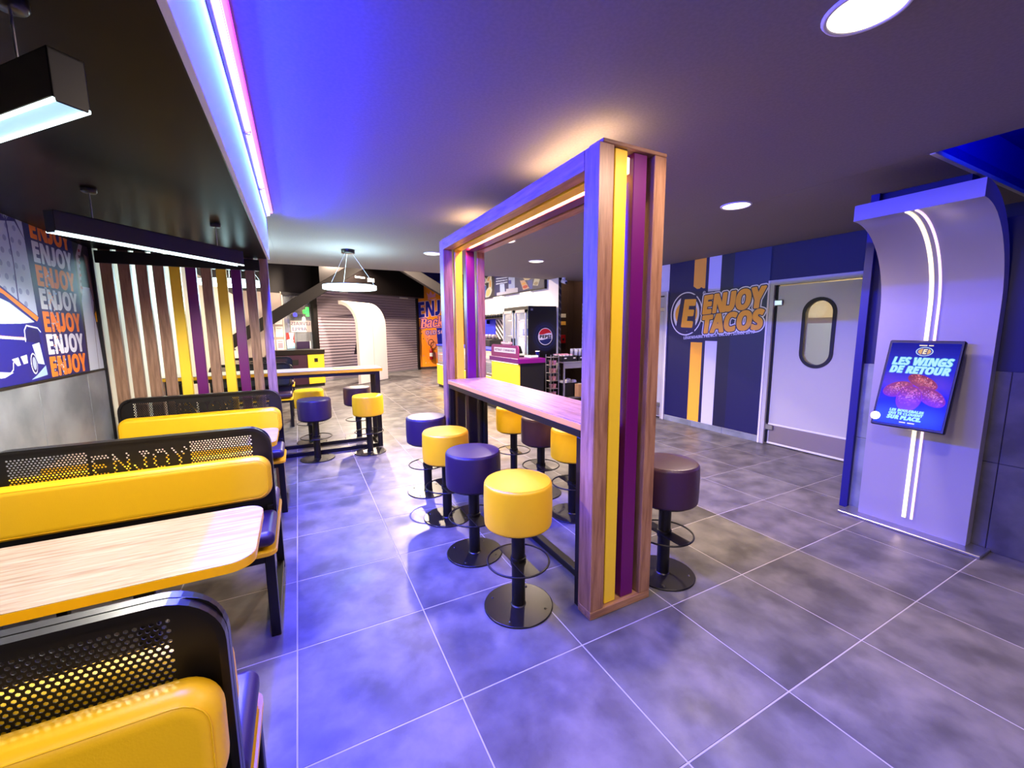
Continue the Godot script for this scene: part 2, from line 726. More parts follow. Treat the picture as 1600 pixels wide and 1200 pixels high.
func make_materials():
	# wood grain: fine streaks drawn out along one axis
	var grain := noise_tex(0.012, [Color(0.54, 0.375, 0.275), Color(0.61, 0.435, 0.325), Color(0.655, 0.475, 0.36), Color(0.625, 0.45, 0.34), Color(0.69, 0.51, 0.395)], [0.2, 0.4, 0.52, 0.6, 0.8], 11, 6, 512, FastNoiseLite.TYPE_SIMPLEX_SMOOTH, 18.0)
	var light_grain := noise_tex(0.012, [Color(0.70, 0.59, 0.49), Color(0.78, 0.68, 0.58), Color(0.83, 0.745, 0.655), Color(0.78, 0.68, 0.585), Color(0.87, 0.79, 0.71)], [0.2, 0.4, 0.52, 0.6, 0.8], 23, 6, 512, FastNoiseLite.TYPE_SIMPLEX_SMOOTH, 18.0)
	var dark_grain := noise_tex(0.012, [Color(0.50, 0.375, 0.285), Color(0.56, 0.43, 0.33), Color(0.60, 0.465, 0.365), Color(0.575, 0.44, 0.345), Color(0.64, 0.50, 0.40)], [0.2, 0.4, 0.52, 0.6, 0.8], 31, 6, 512, FastNoiseLite.TYPE_SIMPLEX_SMOOTH, 18.0)
	triplanar(plain("wood_upright", Color.WHITE, 0.42), grain, Vector3(4.5, 0.4, 4.5))
	triplanar(plain("wood_lengthwise", Color.WHITE, 0.42), grain, Vector3(4.5, 4.5, 0.4))
	triplanar(plain("wood_crosswise", Color.WHITE, 0.42), grain, Vector3(0.4, 4.5, 4.5))
	triplanar(plain("bar_top", Color(0.92, 0.82, 0.74), 0.34), light_grain, Vector3(6, 6, 0.45))
	triplanar(plain("booth_top", Color(0.86, 0.86, 0.88), 0.36), light_grain, Vector3(0.45, 6, 6))
	triplanar(plain("slat_wood", Color.WHITE, 0.5), dark_grain, Vector3(6, 0.5, 6))
	# floor and wall tiles: cloudy cement look
	var cement := noise_tex(0.006, [Color(0.355, 0.343, 0.345), Color(0.40, 0.388, 0.39), Color(0.43, 0.418, 0.416), Color(0.475, 0.462, 0.456)], [0.2, 0.42, 0.58, 0.85], 5, 6, 1024, FastNoiseLite.TYPE_SIMPLEX_SMOOTH, 40.0)
	var streak := noise_tex(0.008, [Color(0.90, 0.90, 0.90), Color(1.0, 1.0, 1.0), Color(1.0, 1.0, 1.0)], [0.25, 0.5, 0.8], 17, 5, 512, FastNoiseLite.TYPE_SIMPLEX_SMOOTH, 20.0)
	var gloss := noise_tex(0.01, [Color(0.34, 0.34, 0.34), Color(0.46, 0.46, 0.46)], [0.3, 0.7], 3, 4)
	for i in 4:
		var m := triplanar(plain("floor_tile_%d" % i, [Color(1, 1, 1), Color(0.93, 0.93, 0.94), Color(0.97, 0.96, 0.95), Color(0.90, 0.90, 0.92)][i], 1.0), cement, Vector3(0.55, 0.55, 0.55), true, Vector3(i * 0.37, 0, i * 0.61))
		m.roughness_texture = gloss
		m.roughness = 1.0
		m.detail_enabled = true
		m.detail_blend_mode = BaseMaterial3D.BLEND_MODE_MUL
		m.detail_albedo = streak
		m.detail_uv_layer = BaseMaterial3D.DETAIL_UV_1
		m.metallic_specular = 0.33
	var pale := noise_tex(0.006, [Color(0.42, 0.445, 0.47), Color(0.49, 0.515, 0.54), Color(0.54, 0.565, 0.59)], [0.2, 0.5, 0.8], 8, 5, 512, FastNoiseLite.TYPE_SIMPLEX_SMOOTH, 30.0)
	triplanar(plain("wall_tile", Color(1.0, 1.0, 1.0), 0.5), pale, Vector3(0.7, 0.7, 0.7), true, Vector3(0.3, 0.2, 0.7))
	triplanar(plain("wall_tile_dark", Color(0.72, 0.72, 0.76), 0.4), cement, Vector3(0.7, 0.7, 0.7), true, Vector3(0.1, 0.5, 0.2))
	plain("grout", Color(0.66, 0.64, 0.66), 0.7)
	# painted surfaces
	triplanar(plain("ceiling_white", Color(0.52, 0.485, 0.495), 0.9), grey_noise(0.05, 0.96, 1.0, 2), Vector3(2, 2, 2), true)
	plain("ceiling_black", Color(0.04, 0.02, 0.024), 0.32).metallic_specular = 0.16
	plain("roof_black", Color(0.10, 0.08, 0.08), 0.8)
	plain("paint_white", Color(0.86, 0.85, 0.86), 0.6)
	plain("paint_cream", Color(0.84, 0.80, 0.72), 0.75)
	plain("paint_navy", Color(0.07, 0.05, 0.40), 0.5)
	plain("paint_navy_dark", Color(0.045, 0.035, 0.24), 0.6)
	plain("paint_blue", Color(0.04, 0.12, 0.80), 0.5)
	plain("kiosk_cream", Color(0.90, 0.87, 0.83), 0.4)
	plain("paint_dark_brown", Color(0.20, 0.14, 0.13), 0.6)
	plain("paint_plum_dark", Color(0.22, 0.06, 0.16), 0.5)
	plain("brace_paint", Color(0.09, 0.07, 0.065), 0.8)
	plain("kiosk_white", Color(0.60, 0.58, 0.64), 0.32)
	plain("door_white", Color(0.72, 0.71, 0.70), 0.4)
	# metals
	plain("black_steel", Color(0.06, 0.045, 0.045), 0.4, 0.1)
	plain("black_satin", Color(0.085, 0.07, 0.07), 0.32, 0.2)
	plain("steel", Color(0.70, 0.69, 0.70), 0.32, 0.9)
	plain("kick_steel", Color(0.62, 0.57, 0.57), 0.42, 0.7)
	plain("aluminium", Color(0.75, 0.75, 0.78), 0.35, 0.8)
	plain("shutter_steel", Color(0.66, 0.60, 0.64), 0.45, 0.3)
	# upholstery, painted wood
	for u in [["yellow_vinyl", Color(1.0, 0.78, 0.06)], ["purple_vinyl", Color(0.16, 0.095, 0.23)], ["plum_vinyl", Color(0.24, 0.13, 0.23)]]:
		var v := plain(u[0], u[1], 0.42)
		v.heightmap_enabled = true
		v.heightmap_texture = grey_noise(0.08, 0.0, 1.0, 41, 3)
		v.heightmap_scale = 0.008
		v.uv1_triplanar = true
		v.uv1_scale = Vector3(4, 4, 4)
	plain("yellow_edge", Color(1.0, 0.76, 0.05), 0.4)
	plain("orange_edge", Color(0.94, 0.66, 0.28), 0.45)
	plain("yellow_lacquer", Color(1.0, 0.84, 0.18), 0.4)
	plain("purple_lacquer", Color(0.40, 0.02, 0.40), 0.38)
	plain("plum_lacquer", Color(0.50, 0.12, 0.36), 0.4)
	plain("rubber", Color(0.03, 0.025, 0.025), 0.6)
	plain("black_plastic", Color(0.05, 0.045, 0.05), 0.45)
	plain("white_plastic", Color(0.88, 0.88, 0.86), 0.4)
	plain("red_paint", Color(0.62, 0.04, 0.05), 0.35)
	plain("cardboard", Color(0.68, 0.52, 0.33), 0.85)
	plain("paper", Color(0.88, 0.86, 0.82), 0.8)
	plain("cup_pink", Color(0.80, 0.55, 0.62), 0.4)
	plain("sauce_yellow", Color(0.95, 0.75, 0.35), 0.4)
	plain("drink_blue", Color(0.08, 0.22, 0.62), 0.3)
	plain("drink_orange", Color(0.90, 0.55, 0.15), 0.3)
	plain("drink_clear", Color(0.70, 0.78, 0.86), 0.25)
	plain("food", Color(0.75, 0.60, 0.45), 0.7)
	plain("facade", Color(0.62, 0.56, 0.52), 0.8)
	plain("facade_dark", Color(0.16, 0.12, 0.12), 0.7)
	var g := plain("glass", Color(0.9, 0.95, 1.0, 0.12), 0.02)
	g.transparency = BaseMaterial3D.TRANSPARENCY_ALPHA
	var dg := plain("door_glass", Color(0.95, 0.97, 1.0, 0.08), 0.02)
	dg.transparency = BaseMaterial3D.TRANSPARENCY_ALPHA
	dg.metallic_specular = 0.12
	# things that give off light
	glow("neon_core", Color(1.0, 0.80, 1.0), 2.0)
	glow("neon_magenta", Color(0.85, 0.0, 1.0), 1.2)
	glow("warm_strip", Color(1.0, 0.93, 0.70), 1.0)
	glow("kiosk_strip_warm", Color(1.0, 0.93, 0.70), 0.85)
	glow("kiosk_strip_pink", Color(1.0, 0.84, 0.97), 0.85)
	glow("lamp_warm", Color(1.0, 0.93, 0.80), 2.5)
	glow("lamp_cool", Color(0.88, 1.0, 1.0), 2.2)
	glow("lamp_panel", Color(0.50, 0.82, 0.98), 0.7)
	glow("fridge_light", Color(1.0, 0.98, 0.90), 1.6)
	glow("pharmacy_green", Color(0.05, 1.0, 0.18), 1.6)
	glow("street_blue", Color(0.08, 0.08, 1.0), 1.5)
	glow("violet_strip", Color(0.42, 0.05, 1.0), 0.9)
	glow("street_lamp_glow", Color(1.0, 0.95, 0.85), 1.6)

# ------------------------------------------------------------------ the room
func slab(a: Vector3, c: Vector3, b := 0.002) -> Mesh:
	return cbox((c - a).abs(), b)

func wall(called: String, a: Vector3, c: Vector3, m: String, label: String, category := "wall") -> MeshInstance3D:
	return struct(called, slab(a, c), M[m], label, category, (a + c) / 2)

func part_span(called: String, a: Vector3, c: Vector3, m: String, parent: Node3D, b := 0.002) -> MeshInstance3D:
	# a and c in the parent's own axes
	return obj(called, slab(a, c, b), M[m], parent, (a + c) / 2)

func build_shell():
	# left side
	var wl := wall("wall_left", Vector3(-1.36, 0, -14.6), Vector3(-1.2, 3.9, 3.1), "paint_cream", "long cream wall behind the booths and the slat screen")
	var row := 0
	for y in [0.0, 0.605]:
		for i in 9:
			var z0 := 2.412 - i * 0.6
			var z1 := maxf(z0 - 0.598, -2.684)
			obj("tile", cbox(Vector3(0.008, 0.6, z0 - z1 - 0.002), 0.0015), M["wall_tile"], wl, Vector3(-1.196, y + 0.302, (z0 + z1) / 2) - wl.position)
		row += 1
	wall("trim_1", Vector3(-1.2, 1.208, -2.68), Vector3(-1.186, 1.222, 3.0), "black_plastic", "thin black strip between the grey tiles and the car mural", "trim")
	wall("trim_2", Vector3(-1.2, 0, -2.705), Vector3(-1.18, HD, -2.685), "black_plastic", "black corner strip where the mural meets the slat screen", "trim")
	wall("wall_rear", Vector3(-1.36, 0, 3.0), Vector3(5.6, 3.9, 3.15), "paint_navy", "navy wall closing the near end of the room")
	# ceilings
	wall("ceiling_1", Vector3(-0.088, H, -5.8), Vector3(3.43, H + 0.1, 3.0), "ceiling_white", "pale plaster ceiling over the bar and the aisle", "ceiling")
	wall("ceiling_2", Vector3(3.43, H, -5.8), Vector3(5.6, H + 0.1, 0.29), "ceiling_white", "pale plaster ceiling over the swing doors", "ceiling")
	wall("ceiling_3", Vector3(-1.2, H, -5.8), Vector3(-0.088, H + 0.1, -2.74), "ceiling_white", "pale plaster ceiling beyond the slat screen", "ceiling")
	wall("ceiling_4", Vector3(-1.2, HD, -2.72), Vector3(-0.088, HD + 0.08, 3.0), "ceiling_black", "dropped black ceiling over the booths", "ceiling")
	wall("trim_3", Vector3(-0.088, HD, -2.74), Vector3(-0.070, H, 3.0), "paint_white", "white fascia of the ceiling step, washed blue by the neon", "trim")
	wall("ceiling_5", Vector3(-1.36, 3.9, -14.6), Vector3(6.2, 4.0, -5.7), "roof_black", "high black roof beyond the pale ceiling", "ceiling")
	wall("wall_upper", Vector3(-1.2, H + 0.1, -5.8), Vector3(5.6, 3.9, -5.7), "roof_black", "black upstand above the far edge of the pale ceiling")
	# recess in the ceiling by the kiosk
	wall("ceiling_6", Vector3(3.33, 2.78, 0.19), Vector3(5.6, 2.88, 3.0), "paint_blue", "blue raised ceiling of the recess above the kiosk", "ceiling")
	wall("trim_4", Vector3(3.43, H - 0.005, 0.285), Vector3(5.36, H + 0.022, 0.312), "paint_white", "slim white lip along the edge of the ceiling recess", "trim")
	wall("wall_recess", Vector3(3.43, H + 0.02, 0.26), Vector3(5.36, 2.78, 0.29), "paint_blue", "blue upstand of the ceiling recess")
	wall("wall_recess_side", Vector3(3.40, H + 0.02, 0.26), Vector3(3.43, 2.78, 3.0), "paint_blue", "blue side of the ceiling recess")
	# right side: swing-door wall
	wall("wall_right", Vector3(5.36, 0, -3.31), Vector3(5.5, H, -1.72), "paint_navy_dark", "navy wall between the two swing doors")
	wall("wall_right_header", Vector3(5.36, 2.06, -1.72), Vector3(5.5, H, 3.0), "paint_navy_dark", "navy wall above the swing door with the oval window")
	wall("wall_right_near", Vector3(5.36, 0, -0.66), Vector3(5.5, 2.06, 3.0), "paint_navy_dark", "navy wall beside the swing door, behind the kiosk partition")
	wall("wall_right_far_header", Vector3(5.36, 2.06, -4.35), Vector3(5.5, H, -3.31), "paint_white", "white wall above the far swing door")
	wall("wall_right_far", Vector3(5.36, 0, -5.5), Vector3(5.5, H, -4.35), "paint_white", "white wall beyond the far swing door")
	var bl := wall("baseboard_right", Vector3(5.352, 0, -3.30), Vector3(5.36, 0.085, -1.73), "grout", "grey tile skirting under the navy wall", "baseboard")
	for i in 3:
		var za := -1.735 - i * 0.52
		obj("tile", cbox(Vector3(0.01, 0.084, 0.516), 0.0015), M["wall_tile"], bl, Vector3(5.35, 0.042, za - 0.26) - bl.position)
	# kiosk partition
	var wk := wall("wall_kiosk", Vector3(4.09, 0, -0.20), Vector3(4.22, H, 0.29), "paint_navy_dark", "navy and tiled partition behind the order kiosk")
	var wk2 := wall("wall_kiosk_low", Vector3(4.09, 0, 0.29), Vector3(4.22, 2.16, 3.0), "paint_navy_dark", "navy and tiled partition beside the order kiosk")
	for y in [0.0, 0.6]:
		obj("tile", cbox(Vector3(0.008, 0.596, 0.485), 0.0015), M["wall_tile"], wk, Vector3(4.086, y + 0.3, 0.045) - wk.position)
		for i in 3:
			obj("tile", cbox(Vector3(0.008, 0.596, 0.896), 0.0015), M["wall_tile_dark"], wk2, Vector3(4.086, y + 0.3, 1.04 + i * 0.9) - wk2.position)
		obj("tile", cbox(Vector3(0.008, 0.596, 0.296), 0.0015), M["wall_tile_dark"], wk2, Vector3(4.086, y + 0.3, 0.44) - wk2.position)
	wall("trim_5", Vector3(4.05, 0, -0.235), Vector3(4.23, H, -0.18), "paint_navy", "navy corner casing at the end of the kiosk partition", "trim")
	wall("wall_lobby", Vector3(4.22, 0, 0.15), Vector3(5.36, 2.16, 0.25), "paint_navy_dark", "navy wall closing the lobby behind the kiosk partition")

func build_floor():
	var f := struct("floor", cbox(Vector3(7.8, 0.12, 18.4), 0.001), M["grout"], "grey cement-look tiled floor with pale joints", "floor", Vector3(2.4, -0.0612, -5.9))
	var mesh := cbox(Vector3(0.5945, 0.012, 0.5945), 0.0012)
	var count := 0
	var far := begin()
	for j in range(-5, 26):
		for i in range(-2, 10):
			var x := i * 0.6 + 0.3
			var z := -j * 0.6 + 0.3
			if x > 5.7 or x < -1.2:
				continue
			if z > -9.0:
				obj("tile", mesh, M["floor_tile_%d" % (rng.randi() % 4)], f, Vector3(x, -0.006, z) - f.position)
				count += 1
			else:
				cbox_into(far, Vector3(x, -0.006, z) - f.position, Vector3(0.5945, 0.012, 0.5945), 0.0012)
	var o := obj("distant_tiles", far.commit(), M["floor_tile_0"], f)
	o.set_meta("kind", "stuff")

# ------------------------------------------------------------------ doors and wall prints on the right
func capsule(cx: float, cy: float, hw: float, hh: float, seg := 16) -> PackedVector2Array:
	var p := PackedVector2Array()
	for i in seg + 1:
		var a := PI * i / seg
		p.append(Vector2(cx + cos(a) * hw, cy + hh - hw + sin(a) * hw))
	for i in seg + 1:
		var a := PI + PI * i / seg
		p.append(Vector2(cx + cos(a) * hw, cy - hh + hw + sin(a) * hw))
	return p

# the area between two outlines that go round the same way with as many points, pushed along z
func ring_into(st: SurfaceTool, outer: PackedVector2Array, inner: PackedVector2Array, depth: float, z0 := 0.0) -> void:
	var n := outer.size()
	for i in n:
		var j := (i + 1) % n
		for s in [0, 1]:
			var z: float = z0 + depth * s
			fan(st, [Vector3(outer[i].x, outer[i].y, z), Vector3(outer[j].x, outer[j].y, z), Vector3(inner[j].x, inner[j].y, z), Vector3(inner[i].x, inner[i].y, z)], Vector3(0, 0, 1 if s == 1 else -1))
		for w in [[outer, 1.0], [inner, -1.0]]:
			var a: Vector2 = w[0][i]
			var b: Vector2 = w[0][j]
			if a.distance_to(b) < 1e-6:
				continue
			var nn: Vector2 = Vector2(b.y - a.y, a.x - b.x).normalized() * float(w[1])
			fan(st, [Vector3(a.x, a.y, z0), Vector3(b.x, b.y, z0), Vector3(b.x, b.y, z0 + depth), Vector3(a.x, a.y, z0 + depth)], Vector3(nn.x, nn.y, 0))

# outline of a rectangle with a point for each point of the capsule p inside it
func rect_like(p: PackedVector2Array, x0: float, y0: float, x1: float, y1: float, hw: float, hh: float) -> PackedVector2Array:
	var out := PackedVector2Array()
	var c := Vector2(x0 + x1, y0 + y1) / 2
	for v in p:
		var top := v.y > c.y
		var a := c + Vector2(0, (hh - hw) * (1.0 if top else -1.0))
		var d := (v - a).normalized()
		var m := maxf(absf(d.x), absf(d.y))
		d = d / m
		var e := Vector2((x1 - x0) / 2, (y1 - y0) / 2 - (hh - hw))
		out.append(a + d * e)
	return out

func build_doors():
	# the swing door with the oval window; local x runs along the wall towards the viewer, local +z faces the room
	var d := Node3D.new()
	d.name = "door_1"
	d.position = Vector3(5.36, 0, -1.665)
	d.rotation.y = -PI / 2
	add_child(d)
	d.set_meta("kind", "structure")
	tag(d, "white swing door with a black-rimmed oval window and steel kick plate", "door")
	var W := 0.98
	part_span("jamb", Vector3(-0.055, 0, -0.10), Vector3(0.0, 2.05, 0.02), "door_white", d)
	part_span("architrave", Vector3(-0.075, 0, 0.0), Vector3(-0.05, 2.06, 0.026), "paint_white", d)
	part_span("jamb", Vector3(W, 0, -0.10), Vector3(W + 0.05, 2.05, 0.02), "door_white", d)
	part_span("head_rail", Vector3(-0.075, 2.0, -0.10), Vector3(W + 0.05, 2.062, 0.022), "door_white", d)
	part_span("seal", Vector3(0.0, 0.02, -0.05), Vector3(0.028, 2.0, -0.01), "rubber", d)
	var st := begin()
	var cx := 0.50
	var cy := 1.42
	var hole := capsule(cx, cy, 0.155, 0.385)
	var lo := Vector2(cx - 0.175, cy - 0.405)
	var hi := Vector2(cx + 0.175, cy + 0.405)
	ring_into(st, rect_like(hole, lo.x, lo.y, hi.x, hi.y, 0.155, 0.385), hole, 0.04, -0.06)
	for q in [[0.03, 0.02, lo.x, 1.985], [hi.x, 0.02, W - 0.01, 1.985], [lo.x, 0.02, hi.x, lo.y], [lo.x, hi.y, hi.x, 1.985]]:
		prism_into(st, PackedVector2Array([Vector2(q[0], q[1]), Vector2(q[2], q[1]), Vector2(q[2], q[3]), Vector2(q[0], q[3])]), 0.04, Transform3D(Basis(), Vector3(0, 0, -0.06)))
	obj("leaf", st.commit(), M["door_white"], d)
	st = begin()
	var rimo := capsule(cx, cy, 0.175, 0.405)
	ring_into(st, rimo, capsule(cx, cy, 0.138, 0.368), 0.06, -0.07)
	obj("window_seal", st.commit(), M["rubber"], d)
	obj("pane", prism(hole, 0.005, Transform3D(Basis(), Vector3(0, 0, -0.045))), M["door_glass"], d)
	part_span("kick_plate", Vector3(0.045, 0.035, -0.02), Vector3(W - 0.015, 0.255, -0.016), "kick_steel", d)
	part_span("edge_strip", Vector3(0.03, 0.255, -0.02), Vector3(W - 0.01, 0.275, -0.012), "white_plastic", d)
	part_span("edge_strip", Vector3(0.03, 0.012, -0.02), Vector3(W - 0.01, 0.035, -0.012), "white_plastic", d)
	for y in [0.23, 1.79]:
		var hg := part_span("hinge", Vector3(-0.005, y - 0.04, -0.02), Vector3(0.10, y + 0.03, 0.004), "steel", d, 0.008)
		obj("pivot", lathe([Vector2(0, -0.05), Vector2(0.014, -0.05), Vector2(0.014, -0.05), Vector2(0.014, 0.05), Vector2(0.014, 0.05), Vector2(0, 0.05)], 14), M["steel"], hg, Vector3(-0.05, 0, 0.004))
	# the lit room behind it
	wall("wall_service", Vector3(6.9, 0, -2.6), Vector3(7.0, 2.6, 0.2), "paint_cream", "cream wall of the service room behind the oval window")
	wall("wall_service_end", Vector3(5.5, 0, -2.7), Vector3(7.0, 2.6, -2.6), "paint_cream", "cream end wall of the service room")
	wall("wall_service_side", Vector3(5.5, 0, 0.2), Vector3(7.0, 2.6, 0.3), "paint_cream", "cream side wall of the service room")
	wall("ceiling_service", Vector3(5.5, 2.5, -2.7), Vector3(7.0, 2.6, 0.3), "paint_cream", "cream ceiling of the service room", "ceiling")
	wall("floor_service", Vector3(5.66, -0.1, -2.7), Vector3(7.0, -0.001, 0.3), "grout", "pale floor of the service room", "floor")
	var t := thing("ceiling_lamp", "small round lamp on the service room ceiling behind the oval window", "lamp", Vector3(6.0, 2.5, -0.35))
	obj("lamp_body", lathe([Vector2(0, -0.05), Vector2(0.11, -0.05), Vector2(0.12, -0.03), Vector2(0.12, 0)], 24), M["lamp_warm"], t)
	omni("service_light", Vector3(6.0, 2.38, -0.35), Color(1.0, 0.93, 0.75), 2.2, 0.1)
	var sh := thing("service_cabinet", "grey framed cabinet with a frosted front seen through the oval window", "cabinet", Vector3(6.88, 0, -1.52), -PI / 2)
	part_span("body", Vector3(-0.55, 0.0, -0.001), Vector3(0.36, 1.62, 0.25), "kick_steel", sh)
	part_span("door", Vector3(-0.48, 0.75, 0.25), Vector3(0.22, 1.54, 0.262), "drink_clear", sh)
	part_span("handle", Vector3(0.27, 1.0, 0.25), Vector3(0.30, 1.25, 0.285), "rubber", sh, 0.008)
	# far swing door, hinged the other way
	var e := Node3D.new()
	e.name = "door_2"
	e.position = Vector3(5.36, 0, -4.33)
	e.rotation.y = -PI / 2
	add_child(e)
	e.set_meta("kind", "structure")
	tag(e, "plain white swing door at the far end of the navy wall", "door")
	part_span("jamb", Vector3(0.95, 0, -0.10), Vector3(1.005, 2.05, 0.02), "door_white", e)
	part_span("architrave", Vector3(1.0, 0, 0.0), Vector3(1.025, 2.06, 0.026), "paint_white", e)
	part_span("jamb", Vector3(-0.02, 0, -0.10), Vector3(0.03, 2.05, 0.02), "door_white", e)
	part_span("head_rail", Vector3(-0.02, 2.0, -0.10), Vector3(1.02, 2.062, 0.022), "door_white", e)
	part_span("leaf", Vector3(0.03, 0.02, -0.06), Vector3(0.92, 1.985, -0.02), "door_white", e)
	part_span("seal", Vector3(0.92, 0.02, -0.05), Vector3(0.95, 2.0, -0.01), "rubber", e)
	part_span("kick_plate", Vector3(0.045, 0.035, -0.02), Vector3(0.90, 0.255, -0.016), "kick_steel", e)
	for y in [0.23, 1.79]:
		part_span("hinge", Vector3(0.86, y - 0.04, -0.02), Vector3(0.96, y + 0.03, 0.004), "steel", e, 0.008)
	# navy print with stripes and the logo: z -3.29..-1.735, y 0.086..2.48
	var w := 1.553
	var h := 2.392
	var K := 640.0
	var p := Painter.new(int(w * K), int(h * K), Color(0.04, 0.03, 0.28))
	var at := func(z: float, y: float) -> Vector2: return Vector2((z + 3.291) * K, (2.478 - y) * K)
	var rect := func(z0: float, z1: float, y0: float, y1: float, c: Color) -> void:
		p.poly([at.call(z0, y1), at.call(z1, y1), at.call(z1, y0), at.call(z0, y0)], c)
	rect.call(-2.41, -2.22, 0.0, 2.5, Color(0.04, 0.03, 0.21))
	rect.call(-2.22, -1.7, 1.9, 2.5, Color(0.045, 0.04, 0.36))
	var orange := Color(1.0, 0.70, 0.20)
	var lav := Color(0.80, 0.80, 0.90)
	rect.call(-2.853, -2.655, 2.055, 2.5, orange)
	rect.call(-2.606, -2.415, 2.0, 2.5, lav)
	rect.call(-2.853, -2.655, 0.0, 1.275, orange)
	rect.call(-2.606, -2.415, 0.0, 1.30, lav)
	p.poly([at.call(-2.86, 2.10), at.call(-2.80, 2.06), at.call(-2.77, 2.04), at.call(-2.72, 2.075), at.call(-2.65, 2.03), at.call(-2.65, 2.0), at.call(-2.86, 2.0)], Color(0.04, 0.03, 0.28))
	# round emblem with a slanted E
	var c0: Vector2 = at.call(-2.965, 1.70)
	var navy := Color(0.12, 0.07, 0.30)
	p.ellipse(c0, 0.288 * K, 0.325 * K, Color(0.93, 0.92, 0.97))
	p.ellipse(c0, 0.272 * K, 0.308 * K, navy)
	p.ellipse(c0, 0.235 * K, 0.268 * K, Color(0.93, 0.92, 0.97))
	p.ellipse(c0, 0.20 * K, 0.19 * K, orange)
	for q in [[[-3.06, 1.99], [-2.79, 1.97], [-2.80, 1.42], [-3.10, 1.46], [-3.14, 1.50]], [[-3.12, 1.50], [-3.06, 1.46], [-3.05, 1.42], [-2.99, 1.43], [-2.965, 1.385], [-2.94, 1.44], [-2.88, 1.43], [-2.85, 1.47], [-2.79, 1.47], [-2.79, 1.60], [-3.12, 1.60]]]:
		var pts := []
		for v in q:
			pts.append(at.call(v[0], v[1]))
		p.poly(pts, navy)
	p.text("E", xf2(at.call(-3.07, 1.515), Vector2(0.30 * K, 0.012 * K), Vector2(-0.045 * K, 0.385 * K)), [[11.0, orange]], 1.0)
	# two lines of fat letters rising to the right
	var lines := []
	for lay in [[27.0, Color(0.95, 0.94, 0.98)], [18.0, navy], [9.5, orange]]:
		p.text("ENJOY", xf2(at.call(-2.695, 1.69), Vector2(0.205 * K, -0.014 * K), Vector2(-0.02 * K, 0.243 * K)), [lay], 1.0)
		p.text("TACOS", xf2(at.call(-2.685, 1.415), Vector2(0.205 * K, -0.014 * K), Vector2(-0.02 * K, 0.235 * K)), [lay], 1.0)
	p.text("LÉGENDAIRE FRENCH TACOS . SINCE 2019", xf2(at.call(-2.99, 1.315), Vector2(0.040 * K, -0.0036 * K), Vector2(0, 0.040 * K)), [[0.6, lav]], 1.0)
	p.ellipse(at.call(-2.665, 1.985), 0.026 * K, 0.03 * K, lav, 0.0, 0.019 * K, 0.023 * K)
	p.text("R", xf2(at.call(-2.68, 1.968), Vector2(0.03 * K, 0), Vector2(0, 0.034 * K)), [[0.2, lav]])
	var lp := obj("wall_print", print_board(w, h, 0.004), print_mat("logo_print", p), self, Vector3(5.3595, 1.282, -2.5145), Basis(Vector3.UP, -PI / 2))
	tag(lp, "navy wall print with orange and pale stripes and the round E logo above a tagline", "wall print")

